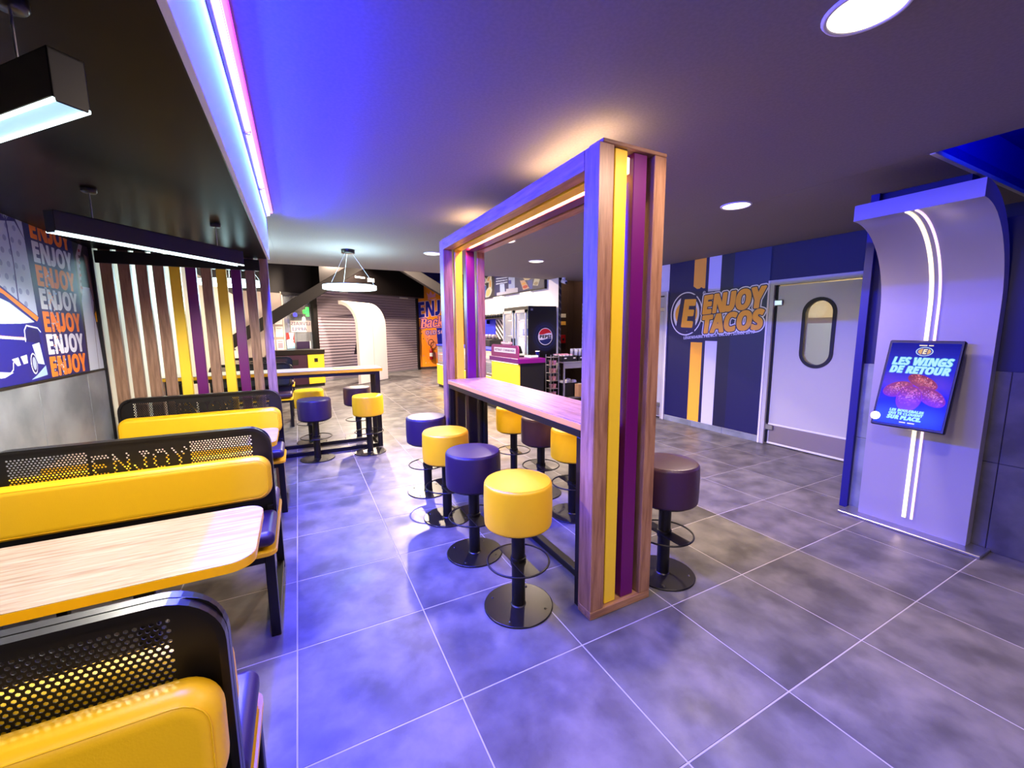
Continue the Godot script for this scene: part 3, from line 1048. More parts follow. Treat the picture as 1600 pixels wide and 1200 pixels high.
# ------------------------------------------------------------------ the far end
func build_far_end():
	# the shop front stands askew: local x runs along it to the right, +z faces the room
	var turn := asin(0.54)
	var at := Vector3(0.5, 0, -11.55)
	var B := Basis(Vector3.UP, turn)
	var place := func(v: Vector3) -> Vector3: return at + B * v
	# masonry pieces of the front
	var add := func(called: String, a: Vector3, c: Vector3, m: String, label: String, cat: String):
		struct(called, slab(a, c), M[m], label, cat, at + B * ((a + c) / 2), B)
	add.call("wall_front", Vector3(-2.15, 0, -0.12), Vector3(-0.86, 2.46, 0.0), "facade", "cream wall pinned with notices beside the shop window", "wall")
	add.call("column", Vector3(-0.03, 0, -0.10), Vector3(0.10, 2.62, 0.10), "black_steel", "black post between the shop window and the roller shutter", "column")
	add.call("wall_front_upper", Vector3(-2.15, 2.47, -0.20), Vector3(4.3, 3.9, -0.08), "roof_black", "black wall over the shop window and roller shutter", "wall")
	wall("wall_left_upper", Vector3(-1.2, 2.35, -14.0), Vector3(-1.185, 3.9, -5.8), "roof_black", "black upper part of the cream wall beyond the pale ceiling")
	# notices
	var k := 0
	var where := ["upper notice nearest the glass", "middle notice nearest the glass", "lowest notice nearest the glass", "upper notice farther from the glass", "middle notice farther from the glass", "lowest notice farther from the glass"]
	for x in [-0.98, -1.22]:
		for y in [1.78, 1.46, 1.12]:
			var n := Painter.new(60, 84, Color(0.88, 0.86, 0.83))
			n.im.fill_rect(Rect2i(10, 12, 40, 6), Color(0.55, 0.52, 0.52))
			if k % 3 == 2:
				n.im.fill_rect(Rect2i(10, 26, 40, 44), Color(0.62, 0.58, 0.62))
			else:
				for r in 6:
					n.im.fill_rect(Rect2i(10, 28 + r * 7, 30 + (r * 7) % 11, 2), Color(0.6, 0.58, 0.58))
			var o := obj("notice", print_board(0.20, 0.27, 0.003), print_mat("notice_print_%d" % k, n, 0.8), self, place.call(Vector3(x, y, 0.001)), B)
			tag(o, "small white paper notice on the cream front wall, " + where[k], "notice", "paper notices on the front wall")
			k += 1
	# window: frame and panes
	var w := Node3D.new()
	w.name = "window_1"
	w.position = at
	w.rotation.y = turn
	add_child(w)
	w.set_meta("kind", "structure")
	tag(w, "shop window with a dark street behind it", "window")
	part_span("frame", Vector3(-0.86, 0.0, -0.05), Vector3(-0.03, 0.08, 0.0), "black_steel", w)
	part_span("frame", Vector3(-0.86, 2.42, -0.05), Vector3(-0.03, 2.5, 0.0), "black_steel", w)
	part_span("frame", Vector3(-0.88, 0.0, -0.05), Vector3(-0.83, 2.5, 0.0), "paint_cream", w)
	part_span("pane", Vector3(-0.83, 0.08, -0.03), Vector3(-0.03, 2.42, -0.024), "glass", w)
	# what is stuck on the window
	var vp := Painter.new(300, 160, Color(0.78, 0.73, 0.71))
	vp.text("LIVRAISON", xf2(Vector2(292, 64), Vector2(-56, 0), Vector2(0, 46)), [[0.0, Color(0.36, 0.28, 0.40)]])
	vp.text("APPLI", xf2(Vector2(230, 140), Vector2(-56, 0), Vector2(0, 46)), [[0.0, Color(0.30, 0.26, 0.45)]])
	tag(obj("window_lettering", print_board(0.60, 0.31, 0.002), print_mat("window_lettering_print", vp, 0.6), self, place.call(Vector3(-0.345, 1.60, -0.02)), B), "purple lettering on the shop window, read from behind", "lettering")
	var red := Painter.new(90, 130, Color(0.72, 0.18, 0.16))
	red.poly([Vector2(30, 0), Vector2(90, 0), Vector2(70, 60), Vector2(40, 50)], Color(0.9, 0.9, 0.95))
	red.poly([Vector2(0, 60), Vector2(40, 50), Vector2(90, 90), Vector2(90, 130), Vector2(0, 130)], Color(0.62, 0.85, 0.95))
	red.poly([Vector2(40, 60), Vector2(80, 60), Vector2(60, 110)], Color(0.95, 0.95, 1.0))
	tag(obj("poster", print_board(0.22, 0.42, 0.003), print_mat("poster_print", red, 0.6), self, place.call(Vector3(-0.68, 1.22, -0.02)), B), "red, white and pale blue poster in the corner of the shop window", "poster")
	var pb := thing("menu_easel", "plain violet panel standing inside the shop window", "panel", place.call(Vector3(-0.33, 0.99, 0.02)), turn)
	part_span("panel", Vector3(-0.21, 0.0, 0.0), Vector3(0.17, 0.20, 0.012), "purple_vinyl", pb)
	part_span("edge", Vector3(0.17, 0.0, 0.0), Vector3(0.20, 0.20, 0.014), "paper", pb)
	# the street outside
	struct("wall_street", cbox(Vector3(8, 6, 0.3), 0.002), M["facade"], "pale house front across the street", "building", place.call(Vector3(1.0, 3.0, -4.2)), B)
	struct("street", cbox(Vector3(8, 0.1, 4.2), 0.002), M["facade_dark"], "dark street outside the shop window", "street", place.call(Vector3(0.6, -0.06, -2.2)), B)
	for q in [[1.90, 2.55, 0.5, 0.55, "dark upper window of the house across the street, beside the other"], [2.66, 2.55, 0.4, 1.3, "tall dark doorway of the house across the street"], [2.05, 1.92, 0.6, 0.35, "low dark opening under the upper window across the street"]]:
		var s := thing("house_window", q[4], "window", place.call(Vector3(q[0], q[1], -4.03)), turn)
		part_span("shutter", Vector3(-q[2] / 2, -q[3] / 2, 0), Vector3(q[2] / 2, q[3] / 2, 0.03), "facade_dark", s)
		part_span("sill", Vector3(-q[2] / 2 - 0.05, -q[3] / 2 - 0.06, 0), Vector3(q[2] / 2 + 0.05, -q[3] / 2, 0.08), "facade", s)
	var gc := thing("pharmacy_cross", "glowing green pharmacy cross across the street", "sign", place.call(Vector3(0.65, 2.06, -1.2)), turn)
	obj("cross", boxes([[Vector3(0, 0, 0), Vector3(0.26, 0.12, 0.06)], [Vector3(0.02, 0, 0), Vector3(0.11, 0.28, 0.06)]], 0.01), M["pharmacy_green"], gc)
	obj("bracket", boxes([[Vector3(0.2, 0.0, 0), Vector3(0.14, 0.02, 0.02)], [Vector3(0.27, 0.3, 0), Vector3(0.03, 4.6, 0.03)]]), M["black_steel"], gc)
	omni("pharmacy_light", place.call(Vector3(0.65, 2.06, -1.05)), Color(0.1, 1.0, 0.25), 0.12, 0.1)
	var bl := thing("blue_sign_light", "small round blue sign light across the street", "light", place.call(Vector3(0.13, 1.95, -1.0)), turn)
	obj("globe", lathe([Vector2(0, -0.07), Vector2(0.05, -0.05), Vector2(0.06, 0), Vector2(0.05, 0.05), Vector2(0, 0.07)], 16), M["street_blue"], bl)
	obj("pole", boxes([[Vector3(0, -1.0, 0), Vector3(0.03, 1.9, 0.03)]]), M["black_steel"], bl)
	var sl := thing("street_lamp", "small oval white street lamp seen through the shop window", "lamp", place.call(Vector3(0.66, 1.80, -1.4)), turn)
	obj("globe", lathe([Vector2(0, -0.12), Vector2(0.045, -0.09), Vector2(0.055, 0), Vector2(0.045, 0.09), Vector2(0, 0.12)], 16), M["street_lamp_glow"], sl)
	obj("bracket", boxes([[Vector3(0.15, -0.06, 0), Vector3(0.26, 0.03, 0.03)]]), M["street_lamp_glow"], sl)
	omni("street_light", place.call(Vector3(0.9, 3.6, -2.0)), Color(1.0, 0.9, 0.82), 5.0, 0.2)
	# roller shutter with its slats and box
	var sh := thing("roller_shutter", "closed grey roller shutter with level slats under a black box", "shutter", at, turn)
	for i in 30:
		var y := 0.05 + i * 0.0865
		var st := begin()
		var prof := PackedVector2Array([Vector2(-0.02, 0), Vector2(0.004, 0.0), Vector2(0.010, 0.012), Vector2(0.013, 0.04), Vector2(0.010, 0.068), Vector2(0.004, 0.080), Vector2(-0.02, 0.080)])
		if not cache.has("shutter_slat"):
			prism_into(st, prof, 4.06, Transform3D(Basis(Vector3(0, 0, 1), Vector3(0, 1, 0), Vector3(-1, 0, 0)), Vector3(4.18, 0, 0)), true)
			cache["shutter_slat"] = st.commit()
		obj("slat", cache["shutter_slat"], M["shutter_steel"], sh, Vector3(0, y, 0.0))
	part_span("bottom_bar", Vector3(0.12, 0.0, -0.02), Vector3(4.18, 0.05, 0.025), "aluminium", sh)
	part_span("guide", Vector3(4.16, 0, -0.04), Vector3(4.26, 2.64, 0.06), "black_steel", sh)
	var bx := thing("shutter_box", "long black box of the roller shutter", "shutter box", at, turn)
	part_span("housing", Vector3(0.05, 2.62, -0.02), Vector3(4.28, 3.42, 0.34), "black_satin", bx, 0.01)
	part_span("label", Vector3(1.25, 3.05, 0.34), Vector3(1.62, 3.10, 0.345), "white_plastic", bx)
	part_span("sensor", Vector3(1.72, 2.97, 0.34), Vector3(1.98, 3.09, 0.36), "white_plastic", bx, 0.006)
	part_span("sensor", Vector3(3.35, 2.58, 0.02), Vector3(3.75, 2.66, 0.06), "white_plastic", bx, 0.006)
	part_span("sensor", Vector3(0.9, 2.60, 0.04), Vector3(1.2, 2.63, 0.06), "white_plastic", bx, 0.004)
	# orange mural wall
	wall("wall_mural", Vector3(3.85, 0, -14.6), Vector3(6.2, 3.9, -13.9), "paint_navy", "far wall that carries the orange mural")
	wall("wall_counter", Vector3(4.72, 0, -9.9), Vector3(4.76, 3.9, -5.48), "paint_white", "white wall behind the counter and the drinks fridge")
	wall("wall_far_side", Vector3(6.1, 0, -14.0), Vector3(6.2, 3.9, -5.5), "paint_dark_brown", "dark side wall beyond the counter")
	var K := 300.0
	var p := Painter.new(int(1.9 * K), int(3.3 * K), Color(0.98, 0.58, 0.09))
	var q2 := func(x: float, y: float) -> Vector2: return Vector2((x - 4.02) * K, (3.3 - y) * K)
	var blue := Color(0.10, 0.13, 0.62)
	var pink := Color(0.98, 0.55, 0.50)
	p.poly([q2.call(4.85, 3.3), q2.call(5.9, 3.3), q2.call(5.9, 2.9), q2.call(4.9, 2.9)], blue)
	p.poly([q2.call(4.80, 1.55), q2.call(5.5, 1.60), q2.call(5.5, 0.0), q2.call(4.86, 0.62)], blue)
	p.poly([q2.call(4.55, 0.62), q2.call(5.9, 0.62), q2.call(5.9, 0.1), q2.call(4.75, 0.40)], Color(0.93, 0.52, 0.42))
	p.poly([q2.call(4.25, 1.45), q2.call(4.82, 1.5), q2.call(4.82, 0.75), q2.call(4.45, 0.9)], Color(0.96, 0.56, 0.36))
	# crown
	p.poly([q2.call(4.52, 2.66), q2.call(4.47, 2.86), q2.call(4.56, 2.78), q2.call(4.62, 2.92), q2.call(4.70, 2.78), q2.call(4.82, 2.88), q2.call(4.80, 2.70)], Color(0.93, 0.60, 0.80))
	p.stroke([q2.call(4.52, 2.63), q2.call(4.66, 2.60), q2.call(4.82, 2.64)], 12, Color(0.93, 0.60, 0.80))
	# arched ENJOY, script, straight line
	for lay in [[11.0, Color(0.95, 0.72, 0.75)], [3.0, blue]]:
		p.text("ENJOY", xf2(q2.call(4.10, 1.93), Vector2(0.36 * K, -0.05 * K), Vector2(0, 0.54 * K)), [lay], 1.0)
	for lay in [[9.0, blue], [1.5, pink]]:
		p.text("Back to", xf2(q2.call(4.16, 1.53), Vector2(0.28 * K, -0.03 * K), Vector2(-0.06 * K, 0.36 * K)), [lay], 1.0, "Droid Serif", true, -0.05)
	p.text("OLD SCHOOL", xf2(q2.call(4.38, 1.30), Vector2(0.15 * K, -0.006 * K), Vector2(0, 0.14 * K)), [[6.0, blue], [0.0, Color(0.95, 0.70, 0.70)]], 1.0)
	# scattered flecks
	var r2 := RandomNumberGenerator.new()
	r2.seed = 3
	for i in 60:
		var c: Vector2 = q2.call(4.03 + r2.randf() ** 2 * 0.5, r2.randf() * 2.6)
		if i > 40:
			c = q2.call(4.03 + r2.randf() * 0.08, r2.randf() * 3.0)
		var s := 2.0 + r2.randf() * 6.0
		p.poly([c + Vector2(-s, -s * 0.6), c + Vector2(s * 0.7, -s), c + Vector2(s, s * 0.5), c + Vector2(-s * 0.3, s)], [Color(0.25, 0.12, 0.35), Color(0.55, 0.35, 0.75), Color(0.92, 0.80, 0.80)][i % 3])
	tag(obj("mural", print_board(1.9, 3.3, 0.006), print_mat("orange_mural_print", p), self, Vector3(4.97, 1.65, -13.9)), "orange mural with an arched blue word and pink script lettering", "mural")
	wall("baseboard_far", Vector3(3.85, 0, -13.9), Vector3(6.1, 0.09, -13.88), "paint_dark_brown", "dark skirting under the orange mural", "baseboard")
	# fire extinguisher on the mural wall
	var fe := thing("fire_extinguisher", "red fire extinguisher hanging on the orange mural wall", "extinguisher", Vector3(4.55, 0.36, -13.81))
	fe.scale = Vector3(0.8, 0.8, 0.8)
	obj("cylinder", lathe([Vector2(0, 0), Vector2(0.07, 0), Vector2(0.08, 0.015), Vector2(0.08, 0.42), Vector2(0.06, 0.49), Vector2(0.03, 0.52), Vector2(0.03, 0.56), Vector2(0, 0.56)], 20), M["red_paint"], fe)
	obj("band", lathe([Vector2(0.0815, 0.15), Vector2(0.0815, 0.32)], 20), M["white_plastic"], fe)
	obj("valve", boxes([[Vector3(0, 0.59, 0), Vector3(0.05, 0.06, 0.05)], [Vector3(0.03, 0.63, 0.03), Vector3(0.12, 0.02, 0.03)]]), M["black_plastic"], fe)
	var hp := []
	for i in 18:
		var a := TAU * i / 18.0 - 1.2
		hp.append(Vector3(0.0 + cos(a) * 0.13, 0.80 + sin(a) * 0.15, 0.02))
	obj("hose", tube(hp, 0.014, 8), M["black_plastic"], fe)
	# black roof braces
	for s in [[Vector3(-1.25, 1.20, -9.4), Vector3(2.9, 3.95, -9.4), "black roof brace rising from the cream wall"], [Vector3(4.72, 1.95, -9.6), Vector3(1.75, 3.60, -9.6), "black roof brace falling towards the counter wall"]]:
		var a: Vector3 = s[0]
		var c: Vector3 = s[1]
		var t := thing("roof_brace", s[2], "beam", (a + c) / 2)
		var dir := (c - a).normalized()
		obj("beam", cbox(Vector3((c - a).length(), 0.24, 0.18), 0.008), M["brace_paint"], t, Vector3.ZERO, Basis(Vector3.BACK, atan2(dir.y, dir.x)))
		obj("end_plate", cbox(Vector3(0.02, 0.34, 0.24), 0.004), M["black_steel"], t, dir * ((c - a).length() / 2 - 0.01) * -1.0, Basis(Vector3.BACK, atan2(dir.y, dir.x)))
	# bin station by the front
	var bs := thing("bin_station", "waste bin station with black top and yellow door", "bin station", place.call(Vector3(-0.62, 0, 0.42)), turn * 0.45)
	part_span("plinth", Vector3(-0.72, 0.0, -0.24), Vector3(0.42, 0.07, 0.22), "black_plastic", bs)
	part_span("body", Vector3(-0.74, 0.07, -0.26), Vector3(0.44, 0.86, 0.24), "paint_dark_brown", bs)
	part_span("top", Vector3(-0.76, 0.86, -0.28), Vector3(0.46, 0.99, 0.26), "black_satin", bs, 0.006)
	var dr := part_span("door", Vector3(0.02, 0.08, 0.24), Vector3(0.43, 0.85, 0.262), "yellow_lacquer", bs, 0.005)
	obj("flap", cbox(Vector3(0.09, 0.10, 0.008), 0.003), M["black_plastic"], dr, Vector3(0.0, 0.24, 0.013))
	var dp := part_span("door", Vector3(-0.72, 0.08, 0.24), Vector3(0.0, 0.85, 0.262), "paint_plum_dark", bs, 0.005)
	obj("flap", cbox(Vector3(0.3, 0.14, 0.008), 0.003), M["black_plastic"], dp, Vector3(0.0, 0.2, 0.013))
	# a pair of high lamps under the roof
	for s in [[Vector3(2.4, 3.6, -8.3), "nearer"], [Vector3(1.6, 3.6, -11.4), "farther"]]:
		var t := thing("ceiling_spot", "black cylinder spotlight under the black roof, the %s of two" % s[1], "spotlight", s[0])
		obj("housing", lathe([Vector2(0.06, 0.0), Vector2(0.07, 0.0), Vector2(0.07, 0.0), Vector2(0.07, 0.22), Vector2(0.07, 0.22), Vector2(0, 0.22)], 20), M["black_satin"], t)
		obj("lens", lathe([Vector2(0, 0.012), Vector2(0.06, 0.012)], 20), M["lamp_warm"], t)
		obj("stem", lathe([Vector2(0.012, 0.22), Vector2(0.012, 0.30)], 8), M["black_satin"], t)
		spot("spot_light", s[0] + Vector3(0, -0.02, 0), Vector3(0, -1, 0), 80.0, Color(1.0, 0.90, 0.80), 30.0, 0.06)

# ------------------------------------------------------------------ lamps of the dining room
func build_lamps():
	var spots := [[Vector3(1.76, H, 0.66), "round recessed ceiling light nearest the camera", 2.2], [Vector3(3.36, H, -0.86), "round recessed ceiling light in front of the swing door", 5.5], [Vector3(2.26, H, -2.88), "round recessed ceiling light above the far end of the bar", 4.5], [Vector3(3.30, H, -3.95), "round recessed ceiling light nearest the counter", 9.0], [Vector3(1.745, H, -4.0), "round recessed ceiling light beside the ring pendant", 6.0], [Vector3(1.76, H, 2.3), "round recessed ceiling light nearest the rear wall", 4.0]]
	var first: Node3D
	for s in spots:
		var t: Node3D
		if first == null:
			t = thing("downlight", s[1], "ceiling light", s[0], 0, "recessed ceiling lights")
			obj("rim", lathe([Vector2(0.100, -0.002), Vector2(0.103, -0.008), Vector2(0.113, -0.008), Vector2(0.118, -0.001), Vector2(0.118, 0.0)], 36), M["paint_white"], t)
			obj("diffuser", lathe([Vector2(0, -0.006), Vector2(0.101, -0.004)], 36), M["lamp_warm"], t)
			first = t
		else:
			t = copy_of(first, s[1])
			t.position = s[0]
		spot("downlight_light", s[0] + Vector3(0, -0.03, 0), Vector3(0, -1, 0), 88.0 if s == spots[0] else 76.0, Color(1.0, 0.90, 0.81), s[2], 0.10, 0.3 if s == spots[0] else 0.8)
	# neon cove
	var n := thing("neon_strip", "white and magenta neon strip along the ceiling step", "led strip", Vector3(-0.05, H - 0.03, -0.35))
	part_span("profile", Vector3(-0.02, -0.014, -2.37), Vector3(-0.008, 0.024, 0.57), "aluminium", n)
	part_span("tube", Vector3(-0.008, -0.006, -2.37), Vector3(0.012, 0.016, 0.57), "neon_core", n, 0.006)
	part_span("diffuser", Vector3(0.013, 0.010, -2.34), Vector3(0.034, 0.028, 0.55), "neon_magenta", n, 0.004)
	for z in [-1.62, -0.72, 0.3]:
		part_span("clip", Vector3(-0.02, -0.018, z), Vector3(0.014, 0.0, z + 0.012), "aluminium", n)
	var rs := thing("recess_strip", "blue light strip hidden inside the ceiling recess above the kiosk", "led strip", Vector3(3.445, 2.62, 1.6))
	obj("strip", cbox(Vector3(0.012, 0.02, 2.4), 0.003), M["street_blue"], rs, Vector3(0.006, 0, 0))
	obj("profile", cbox(Vector3(0.012, 0.03, 2.42), 0.002), M["aluminium"], rs, Vector3(-0.006, 0, 0))
	# linear pendants over the booths, hung at angles to each other
	for s in [[Vector3(-0.178, 1.88, -1.622), Vector3(-0.736, 1.88, -0.918), "black linear pendant lamp hanging over the middle booth table", 1.0], [Vector3(-0.222, 1.88, 0.371), Vector3(-0.78, 1.88, -0.24), "black linear pendant lamp hanging over the nearest booth table", 0.36], [Vector3(-0.178, 1.88, 1.45), Vector3(-0.736, 1.88, 2.154), "black linear pendant lamp over the booth next to the rear wall", 0.36]]:
		var a: Vector3 = s[0]
		var b: Vector3 = s[1]
		var dir := (b - a).normalized()
		var len := 0.90
		var t := thing("linear_pendant", s[2], "pendant lamp", a + dir * len / 2, atan2(-dir.z, dir.x), "linear pendant lamps")
		var hx := len / 2
		obj("housing", boxes([span(Vector3(-hx, 0.006, -0.025), Vector3(hx, 0.086, -0.021)), span(Vector3(-hx, 0.006, 0.021), Vector3(hx, 0.086, 0.025)), span(Vector3(-hx, 0.080, -0.025), Vector3(hx, 0.086, 0.025)), span(Vector3(-hx, 0.0, -0.025), Vector3(-hx + 0.004, 0.086, 0.025)), span(Vector3(hx - 0.004, 0.0, -0.025), Vector3(hx, 0.086, 0.025))], 0.0015), M["black_steel"], t)
		part_span("diffuser", Vector3(-hx + 0.004, 0.004, -0.021), Vector3(hx - 0.004, 0.010, 0.021), "lamp_panel", t, 0.001)
		part_span("trim_edge", Vector3(-hx, -0.001, -0.0255), Vector3(hx, 0.006, -0.021), "lamp_cool", t, 0.001)
		part_span("trim_edge", Vector3(-hx, -0.001, 0.021), Vector3(hx, 0.006, 0.0255), "lamp_cool", t, 0.001)
		for x in [-0.30, 0.30]:
			obj("cable", tube([Vector3(x, 0.08, 0), Vector3(x, HD - 1.88, 0)], 0.0025, 6), M["steel"], t)
			obj("canopy", lathe([Vector2(0, HD - 1.88 - 0.018), Vector2(0.022, HD - 1.88 - 0.018), Vector2(0.026, HD - 1.88 - 0.012), Vector2(0.026, HD - 1.88)], 20), M["black_satin"], t, Vector3(x, 0, 0))
		for k in [-0.3, 0.0, 0.3]:
			spot("linear_pendant_light", t.position - dir * k + Vector3(0, -0.012, 0), Vector3(0, -1, 0), 86.0, Color(1.0, 0.97, 0.93), s[3], 0.03)
	# ring pendants
	for s in [[Vector3(0.725, H, -4.2), "white ring pendant over the far high table, out in the open"], [Vector3(-0.52, H, -4.2), "white ring pendant behind the slat screen"]]:
		var t := thing("ring_pendant", s[1], "pendant lamp", s[0], 0, "ring pendant lamps")
		var d := 2.02 - H
		obj("ring", lathe([Vector2(0.285, d - 0.022), Vector2(0.318, d - 0.022), Vector2(0.318, d - 0.022), Vector2(0.318, d + 0.022), Vector2(0.318, d + 0.022), Vector2(0.285, d + 0.022), Vector2(0.285, d + 0.022), Vector2(0.285, d - 0.022)], 48), M["lamp_cool"], t)
		obj("ring_cap", lathe([Vector2(0.283, d + 0.023), Vector2(0.320, d + 0.023), Vector2(0.320, d + 0.030), Vector2(0.283, d + 0.030), Vector2(0.283, d + 0.023)], 48), M["black_satin"], t)
		obj("canopy", lathe([Vector2(0, -0.045), Vector2(0.075, -0.045), Vector2(0.080, -0.040), Vector2(0.080, 0.0)], 28), M["black_satin"], t)
		for k in 3:
			var a := TAU * k / 3.0 + 0.35
			var v := Vector3(cos(a), 0, sin(a))
			obj("cable", tube([v * 0.05 + Vector3(0, -0.045, 0), v * 0.30 + Vector3(0, d + 0.028, 0)], 0.002, 6), M["white_plastic"], t)
		omni("ring_pendant_light", s[0] + Vector3(0, d - 0.06, 0), Color(0.78, 0.97, 1.0), 1.25, 0.26)

# ------------------------------------------------------------------ portal and bar table
func build_portal_bar():
	var x0 := 1.332
	var x1 := 1.745
	var zn := -0.11
	var zf := -2.42
	var top := 2.305
	var t := thing("slatted_portal", "tall wood, yellow and purple slatted portal standing over the bar table", "portal frame", Vector3((x0 + x1) / 2, 0, (zn + zf) / 2))
	var o := t.position
	# four parallel loops, each of two posts and a beam: x from, x to, recess, upright and lengthwise materials
	for f in [[x0, 1.418, 0.0, "wood_upright", "wood_lengthwise"], [1.442, 1.516, 0.022, "yellow_lacquer", "yellow_lacquer"], [1.556, 1.640, 0.022, "purple_lacquer", "purple_lacquer"], [1.668, x1, 0.0, "wood_upright", "wood_lengthwise"]]:
		var r: float = f[2]
		var w: float = f[1] - f[0]
		var cx: float = (f[0] + f[1]) / 2
		var d := 0.105 - r
		obj("post", cbox(Vector3(w, top - 0.045, d), 0.003), M[f[3]], t, Vector3(cx, (top + 0.045) / 2, zn - r - d / 2) - o)
		obj("post", cbox(Vector3(w, top - 0.045, d), 0.003), M[f[3]], t, Vector3(cx, (top + 0.045) / 2, zf + r + d / 2) - o)
		var hb := 0.09 - r * 0.6
		obj("beam", cbox(Vector3(w, hb, zn - zf - 0.214), 0.003), M[f[4]], t, Vector3(cx, top - 0.0 - hb / 2 - r * 0.6, (zn + zf) / 2) - o)
	for z in [zn - 0.0525, zf + 0.0525]:
		obj("foot_plate", cbox(Vector3(x1 - x0, 0.044, 0.105), 0.003), M["wood_crosswise"], t, Vector3((x0 + x1) / 2, 0.022, z) - o)
		obj("cap_plate", cbox(Vector3(x1 - x0 - 0.02, 0.018, 0.105), 0.003), M["wood_crosswise"], t, Vector3((x0 + x1) / 2 + 0.012, top + 0.010, z) - o)
	# light strip in the gap between the yellow and the purple loop
	var s := thing("portal_strip", "warm light strip set between the yellow and purple beams of the portal", "led strip", Vector3(1.536, 2.262, (zn + zf) / 2))
	obj("strip", cbox(Vector3(0.030, 0.022, 2.04), 0.004), M["warm_strip"], s)
	obj("strip_end", cbox(Vector3(0.028, 0.075, 0.018), 0.004), M["warm_strip"], s, Vector3(0, -0.012, 1.105))
	obj("holder", cbox(Vector3(0.038, 0.012, 2.06), 0.002), M["aluminium"], s, Vector3(0, 0.019, 0))
	area("portal_strip_light", Vector3(1.536, 2.247, (zn + zf) / 2), Vector3(0, -1, 0), Vector2(0.03, 2.0), Color(1.0, 0.78, 0.46), 2.2)
	area("portal_strip_light", Vector3(1.536, 2.296, -0.62), Vector3(0, 1, 0), Vector2(0.03, 0.7), Color(1.0, 0.84, 0.62), 0.42)
	area("portal_strip_light", Vector3(1.536, 2.296, -2.12), Vector3(0, 1, 0), Vector2(0.03, 0.36), Color(1.0, 0.84, 0.62), 0.24)
	# bar table
	var b := thing("bar_table", "long pale wood bar table on black steel legs under the portal", "table", Vector3((x0 + x1) / 2, 0, (zn + zf) / 2))
	var za := zn - 0.112
	var zb := zf + 0.112
	var len := za - zb
	obj("tabletop", cbox(Vector3(0.395, 0.006, len), 0.002), M["bar_top"], b, Vector3(0, 1.012, 0))
	obj("edge_board", cbox(Vector3(0.397, 0.034, len), 0.003), M["orange_edge"], b, Vector3(0, 0.992, 0))
	obj("frame", boxes([[Vector3(-0.175, 0.955, 0), Vector3(0.04, 0.04, len - 0.02)], [Vector3(0.175, 0.955, 0), Vector3(0.04, 0.04, len - 0.02)], [Vector3(0, 0.955, len / 2 - 0.03), Vector3(0.31, 0.04, 0.04)], [Vector3(0, 0.955, -len / 2 + 0.03), Vector3(0.31, 0.04, 0.04)]]), M["black_steel"], b)
	for sx in [-0.175, 0.175]:
		for sz in [-1, 1]:
			obj("leg", cbox(Vector3(0.04, 0.935, 0.04), 0.003), M["black_steel"], b, Vector3(sx, 0.4675, sz * (len / 2 - 0.022)))
	obj("stretcher", cbox(Vector3(0.05, 0.045, len - 0.084), 0.003), M["black_steel"], b, Vector3(-0.03, 0.0325, 0))
	for sz in [-1, 1]:
		obj("cross_bar", cbox(Vector3(0.31, 0.04, 0.04), 0.003), M["black_steel"], b, Vector3(0, 0.03, sz * (len / 2 - 0.022)))
		var pm := perforated(0.31, 0.86, 0.0095, 0.0024)
		obj("perforated_panel", pm, M["black_steel"], b, Vector3(-0.155, 0.06, sz * (len / 2 - 0.012)))

